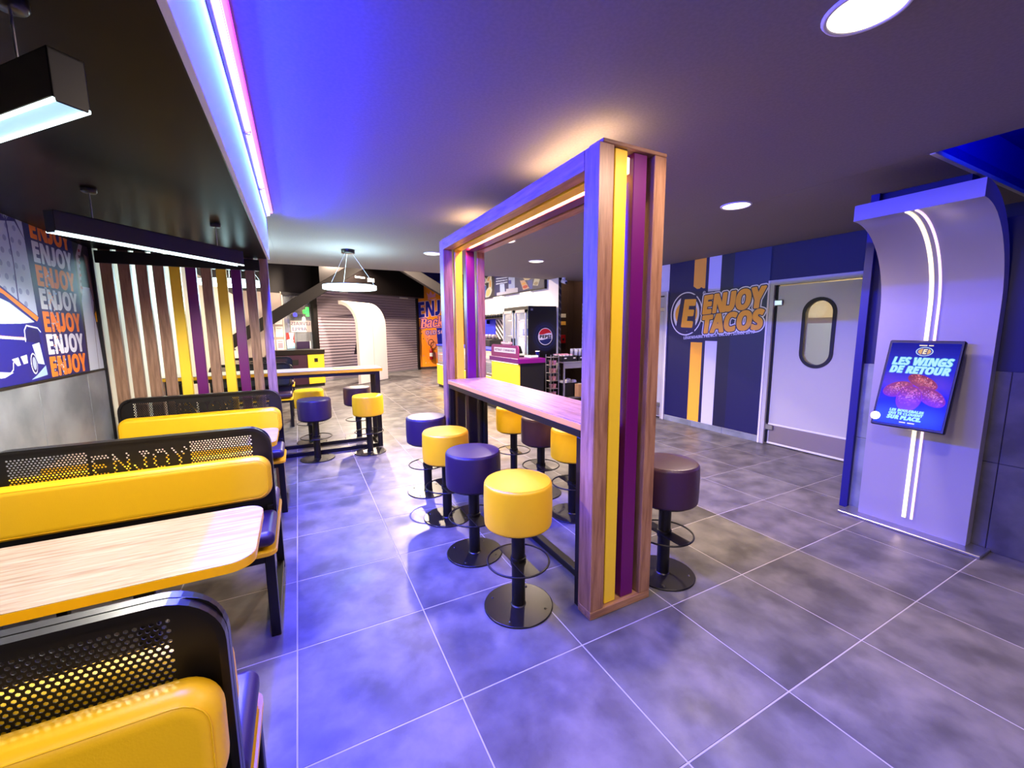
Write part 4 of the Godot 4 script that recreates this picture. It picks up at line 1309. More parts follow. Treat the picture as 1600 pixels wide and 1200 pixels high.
# a black sheet with a staggered grid of round holes; keep(col, row) says which are punched; lower left corner at the origin
func perforated(w: float, h: float, pitch: float, r: float, border := 0.012, keep = null) -> Mesh:
	var st := begin()
	var T := 0.0016
	var rh := pitch * 0.866
	var cols := int((w - 2 * border) / pitch)
	var rows := int((h - 2 * border) / rh)
	var gx := (w - cols * pitch) / 2
	var gy := (h - rows * rh) / 2
	var hexa := []
	for k in 6:
		hexa.append(Vector2(cos(TAU * k / 6.0 + PI / 6), sin(TAU * k / 6.0 + PI / 6)) * r)
	var flat := func(pts: Array) -> void:
		for s in [0.0, 1.0]:
			var v := []
			for p in pts:
				v.append(Vector3(p.x, p.y, T * s))
			fan(st, v, Vector3(0, 0, 1 if s > 0 else -1))
	for j in rows:
		var off := (pitch / 2 if j % 2 == 1 else 0.0)
		var y0 := gy + j * rh
		var n := cols - (1 if j % 2 == 1 else 0)
		if off > 0:
			flat.call([Vector2(gx, y0), Vector2(gx + off, y0), Vector2(gx + off, y0 + rh), Vector2(gx, y0 + rh)])
			flat.call([Vector2(w - gx - off, y0), Vector2(w - gx, y0), Vector2(w - gx, y0 + rh), Vector2(w - gx - off, y0 + rh)])
		var run := -1
		for i in n + 1:
			var open: bool = i < n and (keep == null or keep.call(i, j, cols, rows))
			if not open and i < n:
				if run < 0:
					run = i
				continue
			if run >= 0:
				flat.call([Vector2(gx + off + run * pitch, y0), Vector2(gx + off + i * pitch, y0), Vector2(gx + off + i * pitch, y0 + rh), Vector2(gx + off + run * pitch, y0 + rh)])
				run = -1
			if i == n:
				break
			var c := Vector2(gx + off + (i + 0.5) * pitch, y0 + rh / 2)
			var a := pitch / 2
			var q := rh / 2
			# six hexagon corners (30, 90, 150 ... degrees) joined to the cell's border
			var sq := [c + Vector2(a, q), c + Vector2(0, q), c + Vector2(-a, q), c + Vector2(-a, -q), c + Vector2(0, -q), c + Vector2(a, -q)]
			for k in 6:
				var l := (k + 1) % 6
				flat.call([c + hexa[k], sq[k], sq[l], c + hexa[l]])
				var e: Vector2 = (hexa[k] + hexa[l])
				var nn := -e.normalized()
				fan(st, [Vector3(c.x + hexa[k].x, c.y + hexa[k].y, 0), Vector3(c.x + hexa[l].x, c.y + hexa[l].y, 0), Vector3(c.x + hexa[l].x, c.y + hexa[l].y, T), Vector3(c.x + hexa[k].x, c.y + hexa[k].y, T)], Vector3(nn.x, nn.y, 0))
	# border
	for b in [[0.0, 0.0, w, gy], [0.0, h - gy, w, h], [0.0, gy, gx, h - gy], [w - gx, gy, w, h - gy]]:
		flat.call([Vector2(b[0], b[1]), Vector2(b[2], b[1]), Vector2(b[2], b[3]), Vector2(b[0], b[3])])
	return st.commit()

# ------------------------------------------------------------------ stools
func make_stool(m: String, label: String, group: String) -> Node3D:
	var t := thing("drum_stool", label, "bar stool", Vector3.ZERO, 0, group)
	obj("base_plate", lathe([Vector2(0, 0), Vector2(0.182, 0), Vector2(0.186, 0.002), Vector2(0.186, 0.007), Vector2(0.182, 0.009), Vector2(0.182, 0.009), Vector2(0, 0.009)], 44), M["black_satin"], t)
	for k in 4:
		var a := PI / 4 + PI / 2 * k
		obj("bolt", lathe([Vector2(0, 0.0135), Vector2(0.005, 0.013), Vector2(0.008, 0.009)], 10), M["black_steel"], t, Vector3(cos(a) * 0.15, 0, sin(a) * 0.15))
	obj("post", lathe([Vector2(0.042, 0.009), Vector2(0.036, 0.014), Vector2(0.036, 0.014), Vector2(0.036, 0.475)], 28), M["black_steel"], t)
	obj("foot_ring", hoop_mesh(0.165, 0.0055, 44, 8), M["black_steel"], t, Vector3(0, 0.262, 0))
	# flat tread across the ring
	var tread := PackedVector2Array()
	for s in [-1, 1]:
		for i in 5:
			var v: float = lerpf(-0.042, 0.042, i / 4.0) * s
			tread.append(Vector2(v, -s * sqrt(0.165 * 0.165 - v * v)))
	obj("foot_tread", prism(tread, 0.004, Transform3D(Basis(Vector3(1, 0, 0), Vector3(0, 0, 1), Vector3(0, -1, 0)), Vector3(0, 0.264, 0))), M["black_satin"], t)
	obj("collar", lathe([Vector2(0.036, 0.240), Vector2(0.042, 0.242), Vector2(0.042, 0.242), Vector2(0.042, 0.282), Vector2(0.042, 0.282), Vector2(0.036, 0.284)], 24), M["black_steel"], t)
	obj("seat_board", lathe([Vector2(0, 0.462), Vector2(0.15, 0.462), Vector2(0.15, 0.462), Vector2(0.15, 0.474)], 32), M["black_steel"], t)
	var prof := []
	var R := 0.178
	for i in 6:
		var a := -PI / 2 + PI / 2 * i / 5.0
		prof.append(Vector2(R - 0.018 + cos(a) * 0.018, 0.490 + sin(a) * 0.018))
	prof.push_front(Vector2(0.14, 0.472))
	prof.append(Vector2(R + 0.002, 0.56))
	prof.append(Vector2(R + 0.002, 0.62))
	for i in 7:
		var a := PI / 2 * i / 6.0
		prof.append(Vector2(R - 0.020 + cos(a) * 0.020, 0.690 + sin(a) * 0.020))
	prof.append(Vector2(0.11, 0.7135))
	prof.append(Vector2(0, 0.716))
	var seat := obj("seat", lathe(prof, 48), M[m], t)
	obj("piping", hoop_mesh(R - 0.010, 0.0026, 44, 6), M[m], seat, Vector3(0, 0.7065, 0))
	return t

func build_stools():
	var y := make_stool("yellow_vinyl", "yellow drum bar stool nearest the camera on the aisle side of the portal bar", "drum stools at the portal bar")
	var p := make_stool("purple_vinyl", "purple drum bar stool on the aisle side between two yellow ones", "drum stools at the portal bar")
	var d := make_stool("plum_vinyl", "dark plum drum bar stool on the door side, behind the near portal foot", "drum stools at the portal bar")
	y.position = Vector3(1.07, 0, -0.395)
	p.position = Vector3(1.062, 0, -1.0)
	d.position = Vector3(1.99, 0, -0.24)
	for s in [
		[y, 1.07, -1.59, "yellow drum bar stool on the aisle side, third from the camera at the portal bar", "drum stools at the portal bar"],
		[p, 1.085, -2.19, "purple drum bar stool on the aisle side, by the perforated end panel", "drum stools at the portal bar"],
		[y, 1.985, -1.17, "yellow drum bar stool on the door side, half hidden by the near portal posts", "drum stools at the portal bar"],
		[d, 1.985, -1.66, "dark plum drum bar stool on the door side, between two yellow ones", "drum stools at the portal bar"],
		[y, 1.985, -2.19, "yellow drum bar stool farthest along the door side of the portal bar", "drum stools at the portal bar"],
		[p, 0.214, -3.76, "purple drum stool on the near side of the far high table, beside the booths", "drum stools at the far high table"],
		[y, 0.80, -3.74, "yellow drum stool on the near side of the far high table, at its open end", "drum stools at the far high table"],
		[d, 0.775, -4.55, "dark drum stool on the far side of the far high table, behind the yellow one", "drum stools at the far high table"],
		[y, 0.178, -4.60, "yellow drum stool on the far side of the far high table, behind the purple one", "drum stools at the far high table"]]:
		var c := copy_of(s[0], s[3])
		c.position = Vector3(s[1], 0, s[2])
		c.rotation.y = rng.randf_range(-0.12, 0.12)
		c.set_meta("group", s[4])

# ------------------------------------------------------------------ booths
const FONT5 := {"E": ["11111", "10000", "11110", "10000", "11111"], "N": ["10001", "11001", "10101", "10011", "10001"], "J": ["00111", "00010", "00010", "10010", "01100"], "O": ["01110", "10001", "10001", "10001", "01110"], "Y": ["10001", "01010", "00100", "00100", "00100"]}

func punched(i: int, j: int, cols: int, rows: int) -> bool:
	var l := (cols - 30) / 2
	var k := i - l
	if k < -1 or k >= 30:
		return true
	if k < 0:
		return false
	var r := rows - 3 - j
	if r < 0 or r >= 10:
		return false
	var word := "ENJOY"
	if k % 6 == 5:
		return false
	return FONT5[word[k / 6]][r / 2][k % 6] == "1"

func make_bench(label: String, sides: Array, called := "booth_bench", cushion := "yellow_vinyl", seat := "purple_vinyl") -> Node3D:
	# local origin on the floor under the back panel, x along the bench from the wall, +z towards the camera
	var x0 := 0.06
	var x1 := 1.135
	var t := thing(called, label, "bench", Vector3.ZERO, 0, "booth benches")
	var out := rrect(x0, 0.47, x1, 0.985, [0, 0, 0.105, 0.105], 9)
	var inn := rrect(x0 + 0.014, 0.47, x1 - 0.014, 0.971, [0, 0, 0.091, 0.091], 9)
	var st := begin()
	ring_into(st, out, inn, 0.022, -0.024)
	ring_into(st, out, inn, 0.022, 0.002)
	ring_into(st, rrect(x0 + 0.003, 0.47, x1 - 0.003, 0.982, [0, 0, 0.102, 0.102], 9), inn, 0.006, -0.003)
	obj("back_frame", st.commit(), M["black_satin"], t)
	# sheet: a perforated band inside a plain surround
	var pw := x1 - x0 - 0.16
	if not cache.has("bench_perforation"):
		cache["bench_perforation"] = perforated(pw, 0.155, 0.0122, 0.0041, 0.004, punched)
		var sh := begin()
		var zz := Transform3D(Basis(), Vector3(0, 0, -0.0008))
		prism_into(sh, PackedVector2Array([Vector2(x0 + 0.08, 0.952), Vector2(x1 - 0.08, 0.952), Vector2(x1 - 0.08, 0.975), Vector2(x0 + 0.08, 0.975)]), 0.0016, zz)
		prism_into(sh, PackedVector2Array([Vector2(x0 + 0.08, 0.46), Vector2(x1 - 0.08, 0.46), Vector2(x1 - 0.08, 0.797), Vector2(x0 + 0.08, 0.797)]), 0.0016, zz)
		prism_into(sh, rrect(x0 + 0.004, 0.46, x0 + 0.08, 0.979, [0, 0, 0, 0.075], 6), 0.0016, zz)
		prism_into(sh, rrect(x1 - 0.08, 0.46, x1 - 0.004, 0.979, [0, 0, 0.075, 0], 6), 0.0016, zz)
		cache["bench_sheet"] = sh.commit()
	obj("back_sheet", cache["bench_sheet"], M["black_steel"], t)
	obj("perforated_band", cache["bench_perforation"], M["black_steel"], t, Vector3(x0 + 0.08, 0.797, -0.0008))
	for s in sides:
		var c := obj("back_cushion", bench_pad(x1 - x0 - 0.012), M[cushion], t, Vector3((x0 + x1) / 2, 0.728, s * 0.068), Basis(Vector3.RIGHT, s * -0.06))
		var seam := rrect(-(x1 - x0 - 0.012) / 2 + 0.016, -0.23 / 2 + 0.016, (x1 - x0 - 0.012) / 2 - 0.016, 0.23 / 2 - 0.016, [0.054, 0.054, 0.054, 0.054], 5)
		var path := []
		for v in seam:
			path.append(Vector3(v.x, v.y, s * 0.0375))
		obj("piping", tube(path, 0.0016, 6, true), M[cushion], c)
		obj("seat_cushion", rbox(Vector3(x1 - x0 + 0.005, 0.075, 0.325), 0.032, 5), M[seat], t, Vector3((x0 + x1) / 2, 0.497, s * 0.19))
	var za := 0.36 if 1 in sides else 0.03
	var zb := -0.36 if -1 in sides else -0.03
	var board := rrect(x0, zb, x1 + 0.008, za, [0.01, 0.045, 0.045, 0.01], 6)
	obj("seat_board", prism(board, 0.018, Transform3D(Basis(Vector3(1, 0, 0), Vector3(0, 0, 1), Vector3(0, -1, 0)), Vector3(0, 0.442, 0)), true), M["yellow_edge"], t)
	for z in [za - 0.03, zb + 0.03]:
		if absf(z) < 0.02:
			continue
		for x in [x0 + 0.05, x1 - 0.025]:
			obj("leg", cbox(Vector3(0.042, 0.424, 0.042), 0.003), M["black_steel"], t, Vector3(x, 0.212, z))
	var zz2 := [za - 0.03, zb + 0.03]
	obj("frame", boxes([[Vector3((x0 + x1) / 2, 0.405, za - 0.03), Vector3(x1 - x0 - 0.04, 0.036, 0.036)], [Vector3((x0 + x1) / 2, 0.405, zb + 0.03), Vector3(x1 - x0 - 0.04, 0.036, 0.036)], [Vector3(x1 - 0.025, 0.405, (za + zb) / 2), Vector3(0.036, 0.036, za - zb - 0.08)], [Vector3(x0 + 0.05, 0.405, (za + zb) / 2), Vector3(0.036, 0.036, za - zb - 0.08)], [Vector3(x1 - 0.025, 0.03, (za + zb) / 2), Vector3(0.036, 0.036, za - zb - 0.08)]]), M["black_steel"], t)
	for x in [x0 + 0.02, x1 - 0.03]:
		obj("back_post", cbox(Vector3(0.03, 0.10, 0.05), 0.003), M["black_steel"], t, Vector3(x, 0.50, 0))
	return t

func bench_pad(w: float) -> Mesh:
	if not cache.has("bench_pad"):
		cache["bench_pad"] = pad(w, 0.23, 0.085, 0.07, 0.036, 0.004)
	return cache["bench_pad"]

func make_booth_table(label: String) -> Node3D:
	# origin on the floor at the wall; x towards the aisle
	var t := thing("booth_table", label, "table", Vector3.ZERO, 0, "booth tables")
	var up := Transform3D(Basis(Vector3(1, 0, 0), Vector3(0, 0, 1), Vector3(0, -1, 0)), Vector3.ZERO)
	var p := rrect(0.012, -0.245, 1.125, 0.245, [0.005, 0.075, 0.075, 0.005], 9)
	var q := rrect(0.013, -0.2435, 1.1235, 0.2435, [0.005, 0.0735, 0.0735, 0.005], 9)
	obj("tabletop", prism(q, 0.003, up.translated(Vector3(0, 0.752, 0)), true), M["booth_top"], t)
	obj("edge_board", prism(p, 0.030, up.translated(Vector3(0, 0.750, 0)), true), M["yellow_edge"], t)
	obj("rail", boxes([[Vector3(0.55, 0.706, 0), Vector3(0.95, 0.028, 0.05)], [Vector3(0.78, 0.706, 0), Vector3(0.05, 0.028, 0.40)], [Vector3(0.18, 0.706, 0), Vector3(0.05, 0.028, 0.40)]]), M["black_steel"], t)
	for x in [0.18, 0.78]:
		obj("leg", cbox(Vector3(0.06, 0.70, 0.06), 0.003), M["black_steel"], t, Vector3(x, 0.35, 0))
		obj("foot", cbox(Vector3(0.06, 0.02, 0.42), 0.003), M["black_steel"], t, Vector3(x, 0.01, 0))
	return t

func build_booths():
	var b := make_bench("double-sided booth bench with yellow back cushions, middle one along the wall", [1, -1])
	b.position = Vector3(-1.2, 0, -1.10)
	var c := copy_of(b, "nearest booth bench, yellow cushion before a black rounded perforated back, closest to the camera")
	c.position = Vector3(-1.2, 0, 0.47)
	var e := make_bench("single-sided booth bench with yellow cushion, backed against the slat screen", [1])
	e.position = Vector3(-1.2, 0, -2.65)
	var f := make_bench("nearer dark-cushioned booth bench beyond the slat screen, just past the high table", [1, -1], "booth_bench", "black_plastic", "plum_vinyl")
	f.position = Vector3(-1.17, 0, -6.05)
	var g := copy_of(f, "farther dark-cushioned booth bench beyond the slat screen, towards the bin station")
	g.position = Vector3(-1.16, 0, -7.75)
	var t := make_booth_table("pale wood booth table with yellow edge, nearest the camera")
	t.position = Vector3(-1.2, 0, -0.33)
	var u := copy_of(t, "pale wood booth table with yellow edge, between the middle bench and the slat screen bench")
	u.position = Vector3(-1.2, 0, -1.91)
	var v := copy_of(t, "pale wood booth table beyond the slat screen, between the two far benches")
	v.position = Vector3(-1.19, 0, -6.90)
	build_car_mural()

func build_car_mural():
	# flat print on the left wall: z from -1.30 (its left edge) to -2.685, y 1.222 to 2.085
	var K := 760.0
	var zl := -0.7
	var w := 1.985
	var h := 0.866
	var p := Painter.new(int(w * K), int(h * K), Color(0.10, 0.10, 0.42))
	var at := func(z: float, y: float) -> Vector2: return Vector2((zl - z) * K, (2.088 - y) * K)
	var navy := Color(0.07, 0.09, 0.50)
	var pale := Color(0.74, 0.84, 0.95)
	# dotted pale sky with a palm
	p.poly([at.call(-0.7, 2.2), at.call(-1.885, 2.2), at.call(-1.905, 1.50), at.call(-0.7, 1.50)], Color(0.72, 0.78, 0.90))
	for i in 60:
		for j in 7:
			var z := -0.75 - i * 0.066 - (0.033 if j % 2 == 1 else 0.0)
			if z < -1.86:
				continue
			p.ellipse(at.call(z, 1.64 + j * 0.066), 0.0165 * K - j * 0.2, 0.0165 * K - j * 0.2, Color(0.52, 0.58, 0.78))
	for zt in [-1.742, -1.15]:
		p.stroke([at.call(zt, 2.08), at.call(zt - 0.01, 1.85), at.call(zt + 0.004, 1.60)], 8, navy)
		for k in 9:
			var a := PI * (k / 8.0) - 0.25
			var tip: Vector2 = at.call(zt + cos(a) * 0.16, 2.055 + sin(a) * 0.07 - 0.09 * absf(cos(a)))
			var mid: Vector2 = at.call(zt + cos(a) * 0.08, 2.075 + sin(a) * 0.06)
			p.poly([at.call(zt, 2.06), mid + Vector2(0, -9), tip, mid + Vector2(0, 12)], navy)
	# word block
	var block := Color(0.13, 0.11, 0.42)
	p.poly([at.call(-1.90, 2.2), at.call(-2.46, 2.2), at.call(-2.44, 1.2), at.call(-1.93, 1.2)], block)
	var orange := Color(0.99, 0.52, 0.16)
	for r in 7:
		var col: Color = orange if r % 2 == 0 else Color(0.86, 0.88, 0.93)
		var yb := 2.021 - r * 0.1315
		for lay in [[4.0, col]]:
			p.text("ENJOY", xf2(at.call(-1.945, yb), Vector2(0.1055 * K, 0), Vector2(0, 0.108 * K)), [lay], 1.0)
	# splashes over the words
	var r2 := RandomNumberGenerator.new()
	r2.seed = 12
	for i in 90:
		var c: Vector2 = at.call(-2.07 + r2.randfn() * 0.035, 1.23 + r2.randf() * 0.62)
		var s := 1.5 + r2.randf() * 4.0
		p.poly([c + Vector2(-s, -s), c + Vector2(s * 1.4, -s * 0.5), c + Vector2(s * 0.4, s), c + Vector2(-s * 0.8, s * 0.7)], [pale, Color(1, 0.7, 0.55), Color(0.6, 0.75, 0.95)][i % 3])
	# the car: blue body, pale panels, orange stripe
	p.poly([at.call(-0.7, 1.80), at.call(-1.20, 1.84), at.call(-1.45, 1.80), at.call(-1.60, 1.725), at.call(-1.91, 1.575), at.call(-1.93, 1.545), at.call(-1.915, 1.42), at.call(-1.93, 1.2), at.call(-0.7, 1.2)], navy)
	p.poly([at.call(-0.7, 1.74), at.call(-1.2, 1.78), at.call(-1.42, 1.75), at.call(-1.52, 1.70), at.call(-1.1, 1.70), at.call(-0.7, 1.68)], Color(0.55, 0.70, 0.90))
	p.poly([at.call(-0.7, 1.66), at.call(-1.50, 1.68), at.call(-1.66, 1.64), at.call(-1.86, 1.545), at.call(-1.75, 1.535), at.call(-1.5, 1.53), at.call(-0.7, 1.545)], pale)
	p.poly([at.call(-1.40, 1.735), at.call(-1.60, 1.712), at.call(-1.91, 1.572), at.call(-1.885, 1.548), at.call(-1.62, 1.68)], orange)
	p.stroke([at.call(-0.7, 1.470), at.call(-1.55, 1.463), at.call(-1.75, 1.452)], 7, Color(0.95, 0.95, 1.0))
	p.stroke([at.call(-0.7, 1.478), at.call(-1.55, 1.471), at.call(-1.75, 1.460)], 3, Color(0.95, 0.70, 0.60))
	p.stroke([at.call(-1.745, 1.44), at.call(-1.75, 1.50), at.call(-1.775, 1.525), at.call(-1.88, 1.512), at.call(-1.905, 1.49)], 6, Color(0.93, 0.95, 1.0))
	p.poly([at.call(-1.757, 1.44), at.call(-1.762, 1.495), at.call(-1.79, 1.512), at.call(-1.88, 1.50), at.call(-1.90, 1.42)], Color(0.05, 0.06, 0.36))
	p.poly([at.call(-1.80, 1.420), at.call(-1.875, 1.432), at.call(-1.895, 1.305), at.call(-1.83, 1.315)], Color(0.75, 0.83, 0.95))
	p.ellipse(at.call(-1.792, 1.318), 0.031 * K, 0.058 * K, Color(0.93, 0.95, 1.0))
	p.ellipse(at.call(-1.794, 1.318), 0.026 * K, 0.050 * K, Color(0.06, 0.07, 0.36))
	p.ellipse(at.call(-1.796, 1.318), 0.018 * K, 0.036 * K, Color(0.62, 0.68, 0.84))
	p.poly([at.call(-1.60, 1.352), at.call(-1.70, 1.365), at.call(-1.735, 1.37), at.call(-1.735, 1.325), at.call(-1.64, 1.315)], Color(0.86, 0.90, 0.97))
	p.poly([at.call(-1.655, 1.366), at.call(-1.675, 1.368), at.call(-1.695, 1.322), at.call(-1.67, 1.318)], navy)
	p.poly([at.call(-1.47, 1.30), at.call(-1.60, 1.285), at.call(-1.52, 1.265), at.call(-1.40, 1.27)], Color(0.86, 0.90, 0.97))
	p.stroke([at.call(-1.61, 1.335), at.call(-1.60, 1.30), at.call(-1.575, 1.285)], 5, Color(0.86, 0.90, 0.97))
	p.poly([at.call(-1.74, 1.232), at.call(-1.80, 1.252), at.call(-1.905, 1.30), at.call(-1.91, 1.245)], Color(0.62, 0.76, 0.93))
	# standing figure in black top and white trousers with a patterned jacket, head above the print
	p.poly([at.call(-2.45, 2.2), at.call(-2.72, 2.2), at.call(-2.72, 1.2), at.call(-2.44, 1.2)], Color(0.20, 0.16, 0.20))
	p.poly([at.call(-2.52, 1.80), at.call(-2.63, 1.80), at.call(-2.66, 1.70), at.call(-2.64, 1.62), at.call(-2.665, 1.50), at.call(-2.69, 1.2), at.call(-2.45, 1.2), at.call(-2.47, 1.5), at.call(-2.475, 1.7)], Color(0.80, 0.84, 0.90))
	p.stroke([at.call(-2.625, 1.79), at.call(-2.635, 1.62), at.call(-2.61, 1.45), at.call(-2.60, 1.22)], 4, Color(0.30, 0.28, 0.34))
	p.poly([at.call(-2.54, 2.02), at.call(-2.60, 2.06), at.call(-2.64, 2.02), at.call(-2.645, 1.80), at.call(-2.51, 1.80)], Color(0.07, 0.06, 0.08))
	p.poly([at.call(-2.605, 2.03), at.call(-2.65, 2.02), at.call(-2.66, 1.90), at.call(-2.675, 1.72), at.call(-2.65, 1.72), at.call(-2.63, 1.86)], Color(0.62, 0.52, 0.46))
	p.poly([at.call(-2.47, 1.76), at.call(-2.50, 1.74), at.call(-2.53, 1.98), at.call(-2.60, 2.085), at.call(-2.55, 2.09), at.call(-2.48, 2.0)], Color(0.74, 0.66, 0.68))
	for i in 7:
		var z := -2.49 - i * 0.006
		p.poly([at.call(z, 1.78 + i * 0.042), at.call(z - 0.03, 1.785 + i * 0.042), at.call(z - 0.025, 1.80 + i * 0.042), at.call(z, 1.80 + i * 0.042)], [Color(0.62, 0.08, 0.10), Color(0.30, 0.06, 0.08)][i % 2])
	p.poly([at.call(-2.655, 1.62), at.call(-2.68, 1.64), at.call(-2.685, 1.56), at.call(-2.66, 1.56)], Color(0.95, 0.70, 0.10))
	var m := print_mat("car_mural_print", p, 0.4)
	tag(obj("wall_mural_print", print_board(w, h, 0.004), m, self, Vector3(-1.1999, 1.2225 + h / 2, zl - w / 2), Basis(Vector3.UP, PI / 2)), "mural of a blue car, palm, stacked orange and white words and standing figure", "mural")

# ------------------------------------------------------------------ slat screen
func build_slat_screen():
	var t := thing("slat_screen", "screen of tall upright wood, yellow and purple slats beside the booths", "slat screen", Vector3(-0.64, 0, -2.80))
	var kinds := ["slat_wood", "slat_wood", "slat_wood", "slat_wood", "yellow_lacquer", "purple_lacquer", "slat_wood", "yellow_lacquer", "purple_lacquer", "slat_wood", "slat_wood"]
	var mesh := cbox(Vector3(0.070, H - 0.002, 0.045), 0.003)
	for i in 11:
		obj("slat", mesh, M[kinds[i]], t, Vector3(-1.138 + i * 0.1014 + 0.64, H / 2, 0))
	obj("head_rail", cbox(Vector3(1.04, 0.09, 0.02), 0.003), M["black_steel"], t, Vector3(-0.03, HD - 0.05, 0.034))
	obj("floor_rail", cbox(Vector3(1.04, 0.03, 0.02), 0.003), M["black_steel"], t, Vector3(-0.03, 0.015, -0.034))
	for i in [6, 7, 8, 9]:
		obj("bracket", cbox(Vector3(0.025, 0.05, 0.03), 0.003), M["white_plastic"], t, Vector3(-1.138 + i * 0.1014 + 0.0507 + 0.64, HD - 0.07, -0.01))

# ------------------------------------------------------------------ far high table
func build_high_table():
	var t := thing("high_table", "far high table with yellow-edged top on black steel frames", "table", Vector3(-0.08, 0, -4.15))
	var L := 2.2
	obj("tabletop", cbox(Vector3(L, 0.006, 0.46), 0.002), M["booth_top"], t, Vector3(0, 1.012, 0))
	obj("edge_board", cbox(Vector3(L + 0.002, 0.034, 0.462), 0.003), M["yellow_edge"], t, Vector3(0, 0.992, 0))
	obj("frame", boxes([[Vector3(0, 0.956, 0.19), Vector3(L - 0.08, 0.038, 0.04)], [Vector3(0, 0.956, -0.19), Vector3(L - 0.08, 0.038, 0.04)]]), M["black_steel"], t)
	for sx in [-1, 1]:
		for sz in [-1, 1]:
			obj("leg", cbox(Vector3(0.055, 0.975, 0.055), 0.003), M["black_steel"], t, Vector3(sx * (L / 2 - 0.06), 0.4875, sz * 0.19))
		obj("cross_bar", cbox(Vector3(0.05, 0.045, 0.32), 0.003), M["black_steel"], t, Vector3(sx * (L / 2 - 0.06), 0.0225, 0))
	obj("stretcher", cbox(Vector3(L - 0.18, 0.045, 0.045), 0.003), M["black_steel"], t, Vector3(0, 0.0225, 0.19))
	obj("stretcher", cbox(Vector3(L - 0.18, 0.045, 0.045), 0.003), M["black_steel"], t, Vector3(0, 0.0225, -0.19))
	var n := obj("leaflet", cbox(Vector3(0.30, 0.004, 0.20), 0.001), M["sauce_yellow"], self, Vector3(0.62, 1.0175, -4.10), Basis(Vector3.UP, 0.2))
	tag(n, "yellow leaflet lying on the far high table", "leaflet")

# ------------------------------------------------------------------ order kiosks
func kiosk_profile() -> PackedVector2Array:
	# side view: x from the front face (0 at the base front) towards the wall, y up; the top curls forward
	var p := PackedVector2Array()
	p.append(Vector2(0.0, 0.02))
	p.append(Vector2(0.085, 0.02))
	p.append(Vector2(0.085, 1.60))
	for i in range(1, 15):
		var a := PI / 2 * i / 14.0
		p.append(Vector2(-0.515 + cos(a) * 0.60, 1.60 + sin(a) * 0.69))
	for i in 15:
		var a := PI / 2 - PI / 2 * i / 14.0
		p.append(Vector2(-0.515 + cos(a) * 0.515, 1.60 + sin(a) * 0.59))
	return p

func make_kiosk(label: String, width: float, paint := "kiosk_white") -> Node3D:
	# origin on the floor at the base front, local -x faces the customer, z along its width
	var t := thing("order_kiosk", label, "order kiosk", Vector3.ZERO, 0, "order kiosks")
	obj("body", prism(kiosk_profile(), width, Transform3D(Basis(), Vector3(0, 0, -width / 2)), true), M[paint], t)
	var z := Transform3D(Basis(Vector3(1, 0, 0), Vector3(0, 0, 1), Vector3(0, -1, 0)), Vector3.ZERO)
	obj("base_plate", cbox(Vector3(0.19, 0.02, width + 0.19), 0.004), M["steel"], t, Vector3(-0.01, 0.01, 0.0))
	return t

func curl(off: float) -> Array:
	var path := []
	for i in 21:
		var a := PI / 2 * i / 20.0
		path.append(Vector2(-0.515 + cos(a) * (0.515 - off), 1.60 + sin(a) * (0.59 - off)))
	return path

